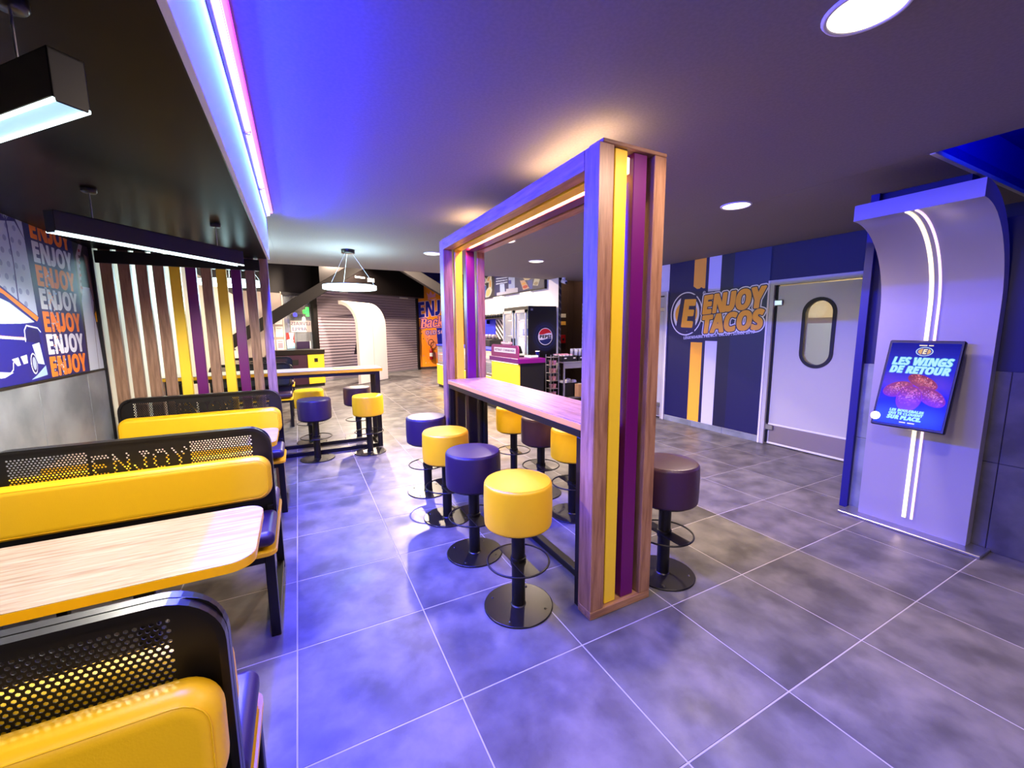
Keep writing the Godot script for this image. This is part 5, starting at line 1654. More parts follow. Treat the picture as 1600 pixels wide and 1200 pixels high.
func build_kiosks():
	var W := 0.60
	var k := make_kiosk("white order kiosk with curled top and lit screen, standing against the navy partition", W)
	k.position = Vector3(3.993, 0, 0.22)
	for s in [[-0.035, 0.022, "kiosk_strip_warm"], [0.012, 0.013, "kiosk_strip_pink"]]:
		var st := begin()
		var pts := PackedVector2Array()
		var a := curl(0.0)
		var b := curl(0.007)
		pts.append(Vector2(-0.001, 0.09))
		for v in a:
			pts.append(v + Vector2(-0.0005, -0.0005))
		var back := b.duplicate()
		back.reverse()
		for v in back:
			pts.append(v)
		pts.append(Vector2(-0.008, 0.09))
		prism_into(st, pts, s[1], Transform3D(Basis(), Vector3(0, 0, s[0])), true)
		obj("light_strip", st.commit(), M[s[2]], k)
	# tilted screen
	var sc := Painter.new(380, 620, Color(0.02, 0.10, 0.86))
	for i in 30:
		sc.im.fill_rect(Rect2i(0, i * 21, 380, 21), Color(0.01, 0.07 + 0.05 * sin(i * 0.21), 0.62 + 0.26 * sin(i * 0.11)))
	sc.ellipse(Vector2(196, 62), 48, 34, Color(0.80, 0.92, 1.0))
	sc.ellipse(Vector2(196, 62), 42, 29, Color(0.10, 0.20, 0.75))
	sc.ellipse(Vector2(196, 62), 36, 24, Color(0.90, 0.70, 0.45))
	sc.text("E", xf2(Vector2(184, 80), Vector2(30, 0), Vector2(-4, 36)), [[6.0, Color(0.12, 0.12, 0.5)], [2.0, Color(1.0, 0.93, 0.80)]])
	for b in [[160, 12, 44], [212, 12, 26], [150, 596, 36], [196, 596, 40]]:
		sc.im.fill_rect(Rect2i(b[0], b[1], b[2], 9), Color(1.0, 0.93, 0.82))
	var cy := Color(0.72, 0.97, 1.0)
	sc.fit("LES WINGS", 24, 356, 166, 54, 9, [[6.0, Color(0.25, 0.65, 0.95)], [3.0, cy]])
	sc.fit("DE RETOUR", 20, 350, 228, 50, 9, [[6.0, Color(0.25, 0.65, 0.95)], [3.0, cy]])
	# four glazed chicken wings
	var r := RandomNumberGenerator.new()
	r.seed = 9
	for w in [[Vector2(226, 290), 88.0, 42.0, 0.45], [Vector2(98, 356), 86.0, 52.0, -0.42], [Vector2(286, 392), 92.0, 50.0, 0.62], [Vector2(172, 420), 68.0, 92.0, 0.10]]:
		sc.ellipse(w[0], w[1] + 4, w[2] + 4, Color(0.55, 0.05, 0.35), w[3])
		sc.ellipse(w[0], w[1], w[2], Color(0.50, 0.13, 0.11), w[3])
		for i in 130:
			var v := Vector2(r.randfn() * 0.42, r.randfn() * 0.42)
			if v.length() > 0.95:
				continue
			var c: Vector2 = w[0] + Vector2(v.x * w[1], v.y * w[2]).rotated(w[3])
			var g := clampf(0.45 - v.y * 0.35 + r.randf_range(-0.25, 0.25), 0.0, 1.0)
			sc.ellipse(c, 3.0 + r.randf() * 6.0, 2.0 + r.randf() * 4.0, Color(0.42, 0.08, 0.08).lerp(Color(0.98, 0.58, 0.44), g), r.randf() * 3.0)
		for i in 26:
			var v2 := Vector2(r.randfn() * 0.4, -0.25 + r.randfn() * 0.3)
			if v2.length() < 0.9:
				sc.ellipse(w[0] + Vector2(v2.x * w[1], v2.y * w[2]).rotated(w[3]), 2.5, 1.6, Color(1.0, 0.82, 0.70))
	sc.fit("LES BOULEBALES", 78, 272, 522, 17, 2, [[1.6, cy]])
	sc.fit("QUI TE CLOUENT", 76, 270, 546, 17, 2, [[1.6, cy]])
	sc.fit("SUR PLACE.", 72, 266, 580, 26, 4, [[2.6, cy]])
	var sm := plain("screen_picture", Color(0.03, 0.03, 0.03), 0.15)
	sm.emission_enabled = true
	sm.emission_texture = sc.texture()
	sm.emission = Color.WHITE
	sm.emission_operator = BaseMaterial3D.EMISSION_OP_MULTIPLY
	sm.emission_energy_multiplier = 0.72
	sm.texture_repeat = false
	# the display leans out at the bottom
	var top := Vector3(-0.075, 1.392, 0)
	var bot := Vector3(-0.245, 0.795, 0)
	var upv := (top - bot).normalized()
	var B := Basis(Vector3(0, 0, 1), upv, Vector3(0, 0, 1).cross(upv))
	var ctr := (top + bot) / 2
	var h := (top - bot).length()
	var disp := obj("display", cbox(Vector3(0.385, h, 0.035), 0.006), M["black_plastic"], k, ctr - B.z * 0.018, B)
	obj("screen", print_board(0.352, h - 0.042, 0.002), sm, disp, Vector3(0, 0, 0.018))
	obj("arm", boxes([[Vector3(-0.05, 1.12, 0.0), Vector3(0.11, 0.10, 0.12)]], 0.006), M["black_steel"], k)
	var rd := obj("card_reader", lathe([Vector2(0, 0), Vector2(0.026, 0), Vector2(0.028, 0.004), Vector2(0.028, 0.004), Vector2(0.024, 0.012), Vector2(0, 0.014)], 28), M["lamp_warm"], disp, Vector3(-0.172, -h / 2 + 0.062, 0.018), Basis(Vector3.RIGHT, PI / 2))
	for x in k.get_children():
		if x.name.begins_with("display"):
			x.set_meta("label", "tilted display showing a poster of glazed chicken wings")
	area("screen_light", k.position + ctr + B.z * 0.03, B.z, Vector2(0.34, 0.56), Color(0.15, 0.25, 1.0), 0.25)
	# two more far away, turned from the camera
	var f := make_kiosk("white order kiosk seen from behind in front of the roller shutter, nearer of the two", 0.62, "kiosk_cream")
	f.rotation.y = -0.78
	f.position = Vector3(1.72, 0, -10.70)
	var sp := obj("display", cbox(Vector3(0.36, 0.58, 0.035), 0.006), M["purple_vinyl"], f, ctr + Vector3(-0.03, 0, -0.1), B)
	var g := copy_of(f, "white order kiosk seen from behind, farther one with a blue-lit flank")
	g.position = Vector3(2.18, 0, -11.17)

# ------------------------------------------------------------------ counter
func build_counter():
	var xc := 3.30
	var za := -4.50
	var c := thing("service_counter", "long counter with glowing yellow front and purple top", "counter", Vector3(xc, 0, -4.5))
	var zf := -4.55
	part_span("plinth", Vector3(0.04, 0, -4.55), Vector3(0.46, 0.08, -0.03), "black_plastic", c)
	part_span("body", Vector3(0.02, 0.08, -1.10), Vector3(0.48, 0.92, 0.0), "black_plastic", c)
	part_span("front_panel", Vector3(0.0, 0.08, -1.08), Vector3(0.02, 0.895, 0.0), "yellow_lacquer", c, 0.003)
	part_span("worktop", Vector3(-0.03, 0.92, -1.12), Vector3(0.50, 1.0, 0.02), "purple_lacquer", c, 0.004)
	part_span("light_strip", Vector3(-0.014, 0.902, -1.06), Vector3(-0.002, 0.914, -0.02), "warm_strip", c)
	for i in 3:
		part_span("front_panel", Vector3(0.0, 0.08, -2.24 - i * 1.15), Vector3(0.02, 0.60, -1.10 - i * 1.15), "yellow_lacquer", c, 0.003)
	part_span("body", Vector3(0.02, 0.08, -4.55), Vector3(0.48, 0.62, -1.10), "paint_dark_brown", c)
	part_span("light_strip", Vector3(-0.014, 0.592, -4.5), Vector3(-0.002, 0.604, -1.12), "warm_strip", c)
	area("counter_light", Vector3(xc - 0.03, 0.90, -5.04), Vector3(-0.45, -0.9, 0), Vector2(0.02, 1.0), Color(1.0, 0.78, 0.30), 0.7)
	area("counter_light", Vector3(xc - 0.03, 0.60, -7.3), Vector3(-0.45, -0.9, 0), Vector2(0.02, 3.3), Color(1.0, 0.78, 0.30), 1.4)
	# sign
	var sp := Painter.new(440, 90, Color(0.85, 0.83, 0.82))
	sp.fit("RETRAIT COMMANDE", 16, 424, 66, 42, 0, [[0.8, Color(0.36, 0.20, 0.36)]])
	var sg := thing("counter_sign", "plum collection sign with rounded corners standing on the counter end", "sign", Vector3(xc + 0.0, 1.0, za - 0.54), -PI / 2)
	obj("board", prism(rrect(-0.53, 0.0, 0.53, 0.215, [0, 0, 0.07, 0.07], 7), 0.02, Transform3D(Basis(), Vector3(0, 0, -0.01))), M["plum_lacquer"], sg)
	obj("print", print_board(0.84, 0.085, 0.002), print_mat("counter_sign_print", sp), sg, Vector3(0.02, 0.125, 0.0105))
	# glass display case on the low part
	var g := thing("display_case", "glass display case on the low part of the counter", "display case", Vector3(xc, 0.62, -5.62))
	part_span("deck", Vector3(0.02, 0.0, -3.40), Vector3(0.48, 0.03, 0.0), "steel", g)
	for z in [-3.40, -2.28, -1.15, -0.02]:
		part_span("upright", Vector3(0.02, 0.03, z), Vector3(0.04, 0.46, z + 0.02), "steel", g)
	part_span("glass_front", Vector3(0.022, 0.03, -3.38), Vector3(0.028, 0.46, -0.02), "glass", g)
	part_span("shelf", Vector3(0.05, 0.22, -3.38), Vector3(0.46, 0.235, -0.03), "paint_cream", g)
	part_span("back", Vector3(0.46, 0.03, -3.40), Vector3(0.48, 0.44, 0.0), "paint_cream", g)
	part_span("top", Vector3(0.0, 0.46, -3.42), Vector3(0.50, 0.49, 0.0), "paint_blue", g)
	area("display_case_light", Vector3(xc + 0.25, 1.07, -7.3), Vector3(0, -1, 0), Vector2(0.04, 3.2), Color(1.0, 0.93, 0.78), 1.3)
	for i in 5:
		var t := thing("food_tray", "shallow tray of pale fillings in the display case, %s from the plum sign" % ["first", "second", "third", "fourth", "last"][i], "tray", Vector3(xc + 0.26, 0.855, -5.95 - i * 0.62), 0, "trays in the display case")
		obj("pan", boxes([span(Vector3(-0.15, 0, -0.26), Vector3(0.15, 0.008, 0.26)), span(Vector3(-0.15, 0, -0.26), Vector3(-0.142, 0.05, 0.26)), span(Vector3(0.142, 0, -0.26), Vector3(0.15, 0.05, 0.26)), span(Vector3(-0.15, 0, -0.26), Vector3(0.15, 0.05, -0.252)), span(Vector3(-0.15, 0, 0.252), Vector3(0.15, 0.05, 0.26))], 0.002), M["steel"], t)
		obj("filling", rbox(Vector3(0.27, 0.05, 0.48), 0.02, 2), M["food"], t, Vector3(0, 0.034, 0))
	# things on the counter
	var till := thing("till_screen", "small black till screen on the counter behind the plum sign", "till", Vector3(xc + 0.24, 1.0, -4.98), PI / 2)
	obj("foot", cbox(Vector3(0.18, 0.02, 0.16), 0.004), M["black_plastic"], till, Vector3(0, 0.01, 0))
	obj("neck", cbox(Vector3(0.05, 0.09, 0.04), 0.004), M["black_plastic"], till, Vector3(0, 0.06, -0.02))
	obj("screen", cbox(Vector3(0.22, 0.14, 0.03), 0.006), M["rubber"], till, Vector3(0, 0.13, 0), Basis(Vector3.RIGHT, -0.35))
	var pr := thing("receipt_printer", "white receipt printer on the end of the purple counter top", "printer", Vector3(xc + 0.30, 1.0, -4.62), 0.3)
	obj("body", rbox(Vector3(0.20, 0.045, 0.16), 0.015, 3), M["white_plastic"], pr, Vector3(0, 0.0225, 0))
	obj("lid", cbox(Vector3(0.14, 0.012, 0.10), 0.004), M["black_plastic"], pr, Vector3(0, 0.048, 0.01))
	var cup := thing("paper_cup", "blue and white paper cup beside the receipt printer", "cup", Vector3(xc + 0.45, 1.0, -4.66))
	obj("cup", lathe([Vector2(0, 0), Vector2(0.028, 0), Vector2(0.036, 0.10), Vector2(0.038, 0.10), Vector2(0.038, 0.104)], 20), M["drink_blue"], cup)
	obj("lid", lathe([Vector2(0.039, 0.102), Vector2(0.039, 0.112), Vector2(0, 0.116)], 20), M["white_plastic"], cup)
	var ch := thing("card_terminal", "low pink and white card terminal on top of the plum sign", "terminal", Vector3(xc + 0.05, 1.216, -5.05), -PI / 2)
	obj("body", boxes([[Vector3(0, 0.02, 0), Vector3(0.34, 0.02, 0.06)], [Vector3(-0.15, 0.035, 0), Vector3(0.06, 0.03, 0.05)], [Vector3(0.14, 0.035, 0), Vector3(0.06, 0.03, 0.05)], [Vector3(0, 0.005, 0), Vector3(0.3, 0.01, 0.04)]], 0.004), M["cup_pink"], ch)
	# menu board above
	var K := 150.0
	var w := 3.4
	var h := 0.66
	var p := Painter.new(int(w * K), int(h * K), Color(0.08, 0.09, 0.26))
	var W := int(w * K)
	p.im.fill_rect(Rect2i(0, 0, 150, 99), Color(0.12, 0.11, 0.14))
	var mp := func(x: float, y: float) -> Vector2:
		var top := 99.0 * (1.0 - lerpf(0.64, 0.20, x / 510.0) / 0.66)
		return Vector2(x, top + y * (1.0 - top / 99.0))
	for q in [[42, 18, 40, 15, 0.3], [100, 16, 26, 13, -0.2], [40, 52, 34, 16, 0.1], [112, 44, 15, 34, 0.15], [92, 78, 36, 19, -0.3], [24, 82, 20, 14, 0.2]]:
		p.ellipse(mp.call(q[0], q[1]), q[2], q[3] * 0.95, Color(0.52, 0.52, 0.50), q[4])
		p.ellipse(mp.call(q[0], q[1]), q[2] * 0.6, q[3] * 0.6, [Color(0.18, 0.25, 0.45), Color(0.50, 0.37, 0.22), Color(0.56, 0.48, 0.32)][int(q[0]) % 3], q[4])
	p.poly([mp.call(30, 40), mp.call(75, 48), mp.call(60, 99), mp.call(20, 80)], Color(0.16, 0.26, 0.52))
	for i in 3:
		p.poly([mp.call(165, 12 + i * 13), mp.call(262, 4 + i * 13), mp.call(262, 9 + i * 13), mp.call(165, 18 + i * 13)], Color(0.49, 0.52, 0.62))
	p.poly([mp.call(198, 42), mp.call(236, 40), mp.call(240, 84), mp.call(200, 86)], Color(0.45, 0.50, 0.65))
	p.poly([mp.call(270, 0), mp.call(318, 0), mp.call(318, 70), mp.call(270, 70)], Color(0.40, 0.45, 0.60))
	p.poly([mp.call(270, 22), mp.call(292, 22), mp.call(292, 44), mp.call(270, 44)], Color(0.12, 0.14, 0.43))
	p.poly([mp.call(170, 84), mp.call(320, 84), mp.call(320, 99), mp.call(170, 99)], Color(0.50, 0.50, 0.58))
	p.poly([mp.call(250, 70), mp.call(340, 70), mp.call(340, 99), mp.call(250, 99)], Color(0.48, 0.48, 0.55))
	p.poly([mp.call(356, 26), mp.call(388, 22), mp.call(420, 84), mp.call(378, 92)], Color(0.55, 0.45, 0.40))
	p.ellipse(mp.call(392, 70), 17, 5, Color(0.52, 0.14, 0.07))
	p.ellipse(mp.call(382, 48), 13, 4, Color(0.62, 0.45, 0.14))
	p.poly([mp.call(370, 0), mp.call(440, 0), mp.call(416, 22), mp.call(390, 24)], Color(0.58, 0.53, 0.45))
	p.poly([mp.call(404, 26), mp.call(440, 18), mp.call(440, 90), mp.call(424, 92)], Color(0.10, 0.17, 0.48))
	p.poly([mp.call(452, 12), mp.call(486, 14), mp.call(474, 74), mp.call(442, 66)], Color(0.58, 0.58, 0.53))
	p.ellipse(mp.call(462, 52), 13, 5, Color(0.45, 0.40, 0.29))
	var mb := thing("menu_board", "long menu board with pictures of food above the counter wall", "menu board", Vector3(4.66, 2.31, -7.62), -PI / 2)
	part_span("case", Vector3(-1.72, 0.0, -0.06), Vector3(1.72, 0.70, 0.0), "black_satin", mb)
	obj("print", print_board(w, h, 0.003), print_mat("menu_print", p), mb, Vector3(0, 0.35, 0.001))
	# wall lamp over the fridge
	for s in [[-6.6, "white wall washer lamp under the menu board, above the fridge"], [-8.0, "white wall washer lamp under the menu board, above the cup shelf"]]:
		var l := thing("wall_washer", s[1], "wall lamp", Vector3(4.60, 2.26, s[0]))
		obj("body", boxes([[Vector3(0.02, 0.02, 0), Vector3(0.06, 0.03, 0.5)]], 0.006), M["white_plastic"], l)
		obj("tube", boxes([[Vector3(0.02, 0.0, 0), Vector3(0.03, 0.016, 0.46)]], 0.006), M["lamp_warm"], l)
		area("wall_washer_light", Vector3(4.62, 2.245, s[0]), Vector3(0.25, -1, 0), Vector2(0.03, 0.46), Color(1.0, 0.93, 0.80), 2.0)
	# blue corner panel, striped panel and cup shelf
	var bp := obj("wall_panel", cbox(Vector3(0.02, 1.0, 0.9), 0.003), M["paint_blue"], self, Vector3(4.71, 1.42, -8.85))
	tag(bp, "bright blue panel on the white counter wall, beside the violet light strip", "panel")
	var vs := thing("violet_strip", "upright violet light strip at the far end of the counter wall", "led strip", Vector3(4.68, 0.9, -9.35))
	obj("strip", cbox(Vector3(0.02, 1.2, 0.10), 0.004), M["violet_strip"], vs, Vector3(0, 0.6, 0))
	obj("profile", cbox(Vector3(0.012, 1.22, 0.14), 0.003), M["aluminium"], vs, Vector3(0.018, 0.6, 0))
	area("violet_strip_light", Vector3(4.66, 1.5, -9.3), Vector3(-1, 0, 0.2), Vector2(0.05, 1.2), Color(0.30, 0.10, 1.0), 1.3)
	var zp := Painter.new(96, 160, Color(0.07, 0.06, 0.07))
	for i in range(-8, 16):
		zp.poly([Vector2(0, i * 26), Vector2(0, i * 26 + 12), Vector2(96, i * 26 + 12 + 96), Vector2(96, i * 26 + 96)], Color(0.86, 0.82, 0.80))
	var zm := print_mat("zebra_print", zp)
	tag(obj("striped_board", print_board(0.72, 0.85, 0.01), zm, self, Vector3(4.72, 1.30, -8.02), Basis(Vector3.UP, -PI / 2)), "panel of slanting black and white stripes beneath the cup shelf", "panel")
	var shf := thing("cup_shelf", "black wall shelf with a pale top carrying dark cups", "shelf", Vector3(4.60, 1.74, -8.25))
	obj("board", cbox(Vector3(0.24, 0.03, 1.2), 0.004), M["black_satin"], shf, Vector3(0, 0.015, 0))
	obj("bracket", boxes([[Vector3(0.06, -0.06, 0.5), Vector3(0.1, 0.1, 0.02)], [Vector3(0.06, -0.06, -0.5), Vector3(0.1, 0.1, 0.02)]]), M["black_satin"], shf)
	for i in 7:
		var cb := thing("dark_cup", "dark round cup with white lid, %s from the fridge on the wall shelf" % ["first", "second", "third", "fourth", "fifth", "sixth", "last"][i], "cup", Vector3(4.58, 1.771, -7.78 - i * 0.155), 0, "dark cups on the wall shelf")
		obj("cup", lathe([Vector2(0, 0), Vector2(0.05, 0), Vector2(0.068, 0.06), Vector2(0.06, 0.10), Vector2(0.056, 0.10)], 18), M["black_plastic"], cb)
		obj("lid", lathe([Vector2(0.058, 0.10), Vector2(0.05, 0.118), Vector2(0, 0.122)], 18), M["white_plastic"], cb)
	var cm := thing("coffee_machine", "dark coffee machine with clear jars at the back of the counter", "coffee machine", Vector3(4.45, 0.9, -8.1), -PI / 2)
	obj("body", rbox(Vector3(0.6, 0.34, 0.36), 0.02, 3), M["black_plastic"], cm, Vector3(0, 0.17, 0))
	obj("tray", cbox(Vector3(0.5, 0.02, 0.14), 0.004), M["steel"], cm, Vector3(0, 0.05, 0.2))
	for x in [-0.2, 0.0, 0.2]:
		obj("jar", lathe([Vector2(0, 0.34), Vector2(0.07, 0.34), Vector2(0.075, 0.40), Vector2(0.075, 0.44), Vector2(0.06, 0.46), Vector2(0, 0.46)], 16), M["kick_steel"], cm, Vector3(x, 0, 0))
	part_span("stand", Vector3(-0.4, -0.9, -0.2), Vector3(0.4, 0.0, 0.2), "paint_dark_brown", cm)
	build_fridge()

func build_fridge():
	# doors look along -x; its long side with the round emblem faces the camera
	var f := thing("drinks_fridge", "tall black two-door drinks fridge with a round cola emblem on its side", "fridge", Vector3(4.05, 0, -5.5))
	var L := 1.06
	part_span("side", Vector3(0, 0.06, -0.03), Vector3(0.64, 1.93, 0.0), "black_plastic", f, 0.004)
	part_span("side", Vector3(0, 0.06, -L), Vector3(0.64, 1.93, -L + 0.03), "black_plastic", f, 0.004)
	part_span("back", Vector3(0.60, 0.06, -L + 0.03), Vector3(0.64, 1.93, -0.03), "white_plastic", f)
	part_span("top", Vector3(0.0, 1.86, -L + 0.03), Vector3(0.60, 1.93, -0.03), "black_plastic", f)
	part_span("bottom", Vector3(0.0, 0.06, -L + 0.03), Vector3(0.60, 0.26, -0.03), "black_plastic", f)
	part_span("divider", Vector3(0.0, 0.26, -L / 2 - 0.015), Vector3(0.58, 1.86, -L / 2 + 0.015), "white_plastic", f)
	for x in [0.05, 0.56]:
		for z in [-0.08, -L + 0.08]:
			obj("foot", lathe([Vector2(0, 0), Vector2(0.025, 0), Vector2(0.025, 0.06), Vector2(0, 0.06)], 12), M["black_plastic"], f, Vector3(x, 0, z))
	for y in [0.62, 0.98, 1.34, 1.66]:
		part_span("shelf", Vector3(0.06, y, -L + 0.035), Vector3(0.58, y + 0.012, -0.035), "steel", f)
	for k in 2:
		var z0 := -0.04 - k * (L / 2)
		var z1 := z0 - L / 2 + 0.06
		var d := obj("door", boxes([span(Vector3(-0.04, 0.26, z1), Vector3(-0.005, 1.86, z1 + 0.05)), span(Vector3(-0.04, 0.26, z0 - 0.05), Vector3(-0.005, 1.86, z0)), span(Vector3(-0.04, 0.26, z1), Vector3(-0.005, 0.32, z0)), span(Vector3(-0.04, 1.80, z1), Vector3(-0.005, 1.86, z0))], 0.004), M["aluminium"], f)
		obj("pane", cbox(Vector3(0.008, 1.5, z0 - z1 - 0.09), 0.001), M["glass"], d, Vector3(-0.022, 1.06, (z0 + z1) / 2))
		obj("handle", cbox(Vector3(0.025, 0.5, 0.02), 0.006), M["black_plastic"], d, Vector3(-0.055, 1.05, z1 + 0.03 if k == 0 else z0 - 0.03))
		part_span("light_strip", Vector3(0.01, 0.30, z0 - 0.085), Vector3(0.03, 1.82, z0 - 0.06), "fridge_light", f)
		area("fridge_inner_light", Vector3(4.05 + 0.05, 1.06, -5.5 + (z0 + z1) / 2), Vector3(1, 0, 0), Vector2(0.36, 1.4), Color(1.0, 0.97, 0.9), 0.55)
	# emblem on the side
	var E := Painter.new(560, 1550, Color(0.055, 0.045, 0.055))
	var c := Vector2(338, 534)
	for q in [[300, Color(0.06, 0.05, 0.10)], [262, Color(0.07, 0.08, 0.20)], [228, Color(0.05, 0.045, 0.06)], [220, Color(0.06, 0.09, 0.26)], [182, Color(0.05, 0.06, 0.16)]]:
		E.ellipse(c, q[0], q[0], q[1])
	E.ellipse(c, 156, 156, Color(0.93, 0.92, 0.93))
	var R := 145.0
	E.ellipse(c, R, R, Color(0.06, 0.12, 0.38))
	var red := []
	var wv := []
	for i in 41:
		var x := -R + 2.0 * R * i / 40.0
		red.append(c + Vector2(x, -sqrt(maxf(0.0, R * R - x * x))))
	for i in 41:
		var x := R - 2.0 * R * i / 40.0
		red.append(c + Vector2(x, -50.0 - 14.0 * sin(x / R * 2.6)))
	E.poly(red, Color(0.80, 0.05, 0.10))
	for i in 41:
		var x := -R + 2.0 * R * i / 40.0
		wv.append(c + Vector2(x * 0.99, -50.0 - 14.0 * sin(x / R * 2.6)))
	for i in 41:
		var x := R - 2.0 * R * i / 40.0
		wv.append(c + Vector2(x * 0.97, 48.0 - 14.0 * sin(x / R * 2.6)))
	E.poly(wv, Color(0.93, 0.92, 0.93))
	E.fit("PEPSI", c.x - 128, c.x + 130, c.y + 28, 54, 0, [[3.5, Color(0.05, 0.04, 0.06)]])
	E.im.fill_rect(Rect2i(24, 30, 50, 36), Color(0.55, 0.55, 0.58))
	obj("side_print", print_board(0.60, 1.66, 0.002), print_mat("emblem_print", E, 0.35), f, Vector3(0.32, 1.08, 0.0005))
	# drinks: one bottle and one can, copied along the shelves
	var bottle: Node3D
	var can: Node3D
	var lv := [[0.272, "bottom shelf"], [0.634, "second shelf"], [0.994, "third shelf"], [1.354, "fourth shelf"]]
	var nth := ["first", "second", "third", "fourth", "fifth", "sixth", "seventh", "eighth", "ninth"]
	for r in 4:
		var k2 := 0
		for i in 9:
			var z := -5.5 - 0.10 - i * 0.105
			if absf(z + 5.5 + L / 2) < 0.05:
				continue
			var o: Node3D
			var tall := r % 2 == 0
			var mats := ["drink_blue", "drink_orange", "drink_clear"]
			var lab: String = nth[k2] + (" bottle" if tall else " can") + " from the emblem side on the " + lv[r][1] + " of the drinks fridge"
			k2 += 1
			if tall:
				o = thing("drink_bottle", lab, "bottle", Vector3.ZERO, 0, "bottles on the fridge's " + lv[r][1])
				if not cache.has("bottle"):
					cache["bottle"] = lathe([Vector2(0, 0), Vector2(0.030, 0), Vector2(0.033, 0.006), Vector2(0.033, 0.13), Vector2(0.026, 0.17), Vector2(0.013, 0.20), Vector2(0.012, 0.225)], 12)
					cache["cap"] = lathe([Vector2(0.014, 0.218), Vector2(0.014, 0.236), Vector2(0, 0.238)], 12)
				obj("body", cache["bottle"], M[mats[0] if r == 0 else mats[2]], o)
				obj("cap", cache["cap"], M["white_plastic"], o)
			else:
				o = thing("drink_can", lab, "can", Vector3.ZERO, 0, "cans on the fridge's " + lv[r][1])
				if not cache.has("can"):
					cache["can"] = lathe([Vector2(0, 0), Vector2(0.024, 0), Vector2(0.029, 0.008), Vector2(0.029, 0.13), Vector2(0.026, 0.142)], 12)
					cache["can_top"] = lathe([Vector2(0.026, 0.142), Vector2(0.022, 0.138), Vector2(0, 0.138)], 12)
				obj("body", cache["can"], M[mats[1] if r == 1 else mats[0]], o)
				obj("top", cache["can_top"], M["steel"], o)
			o.position = Vector3(4.05 + 0.14, lv[r][0] if r > 0 else 0.262, z)

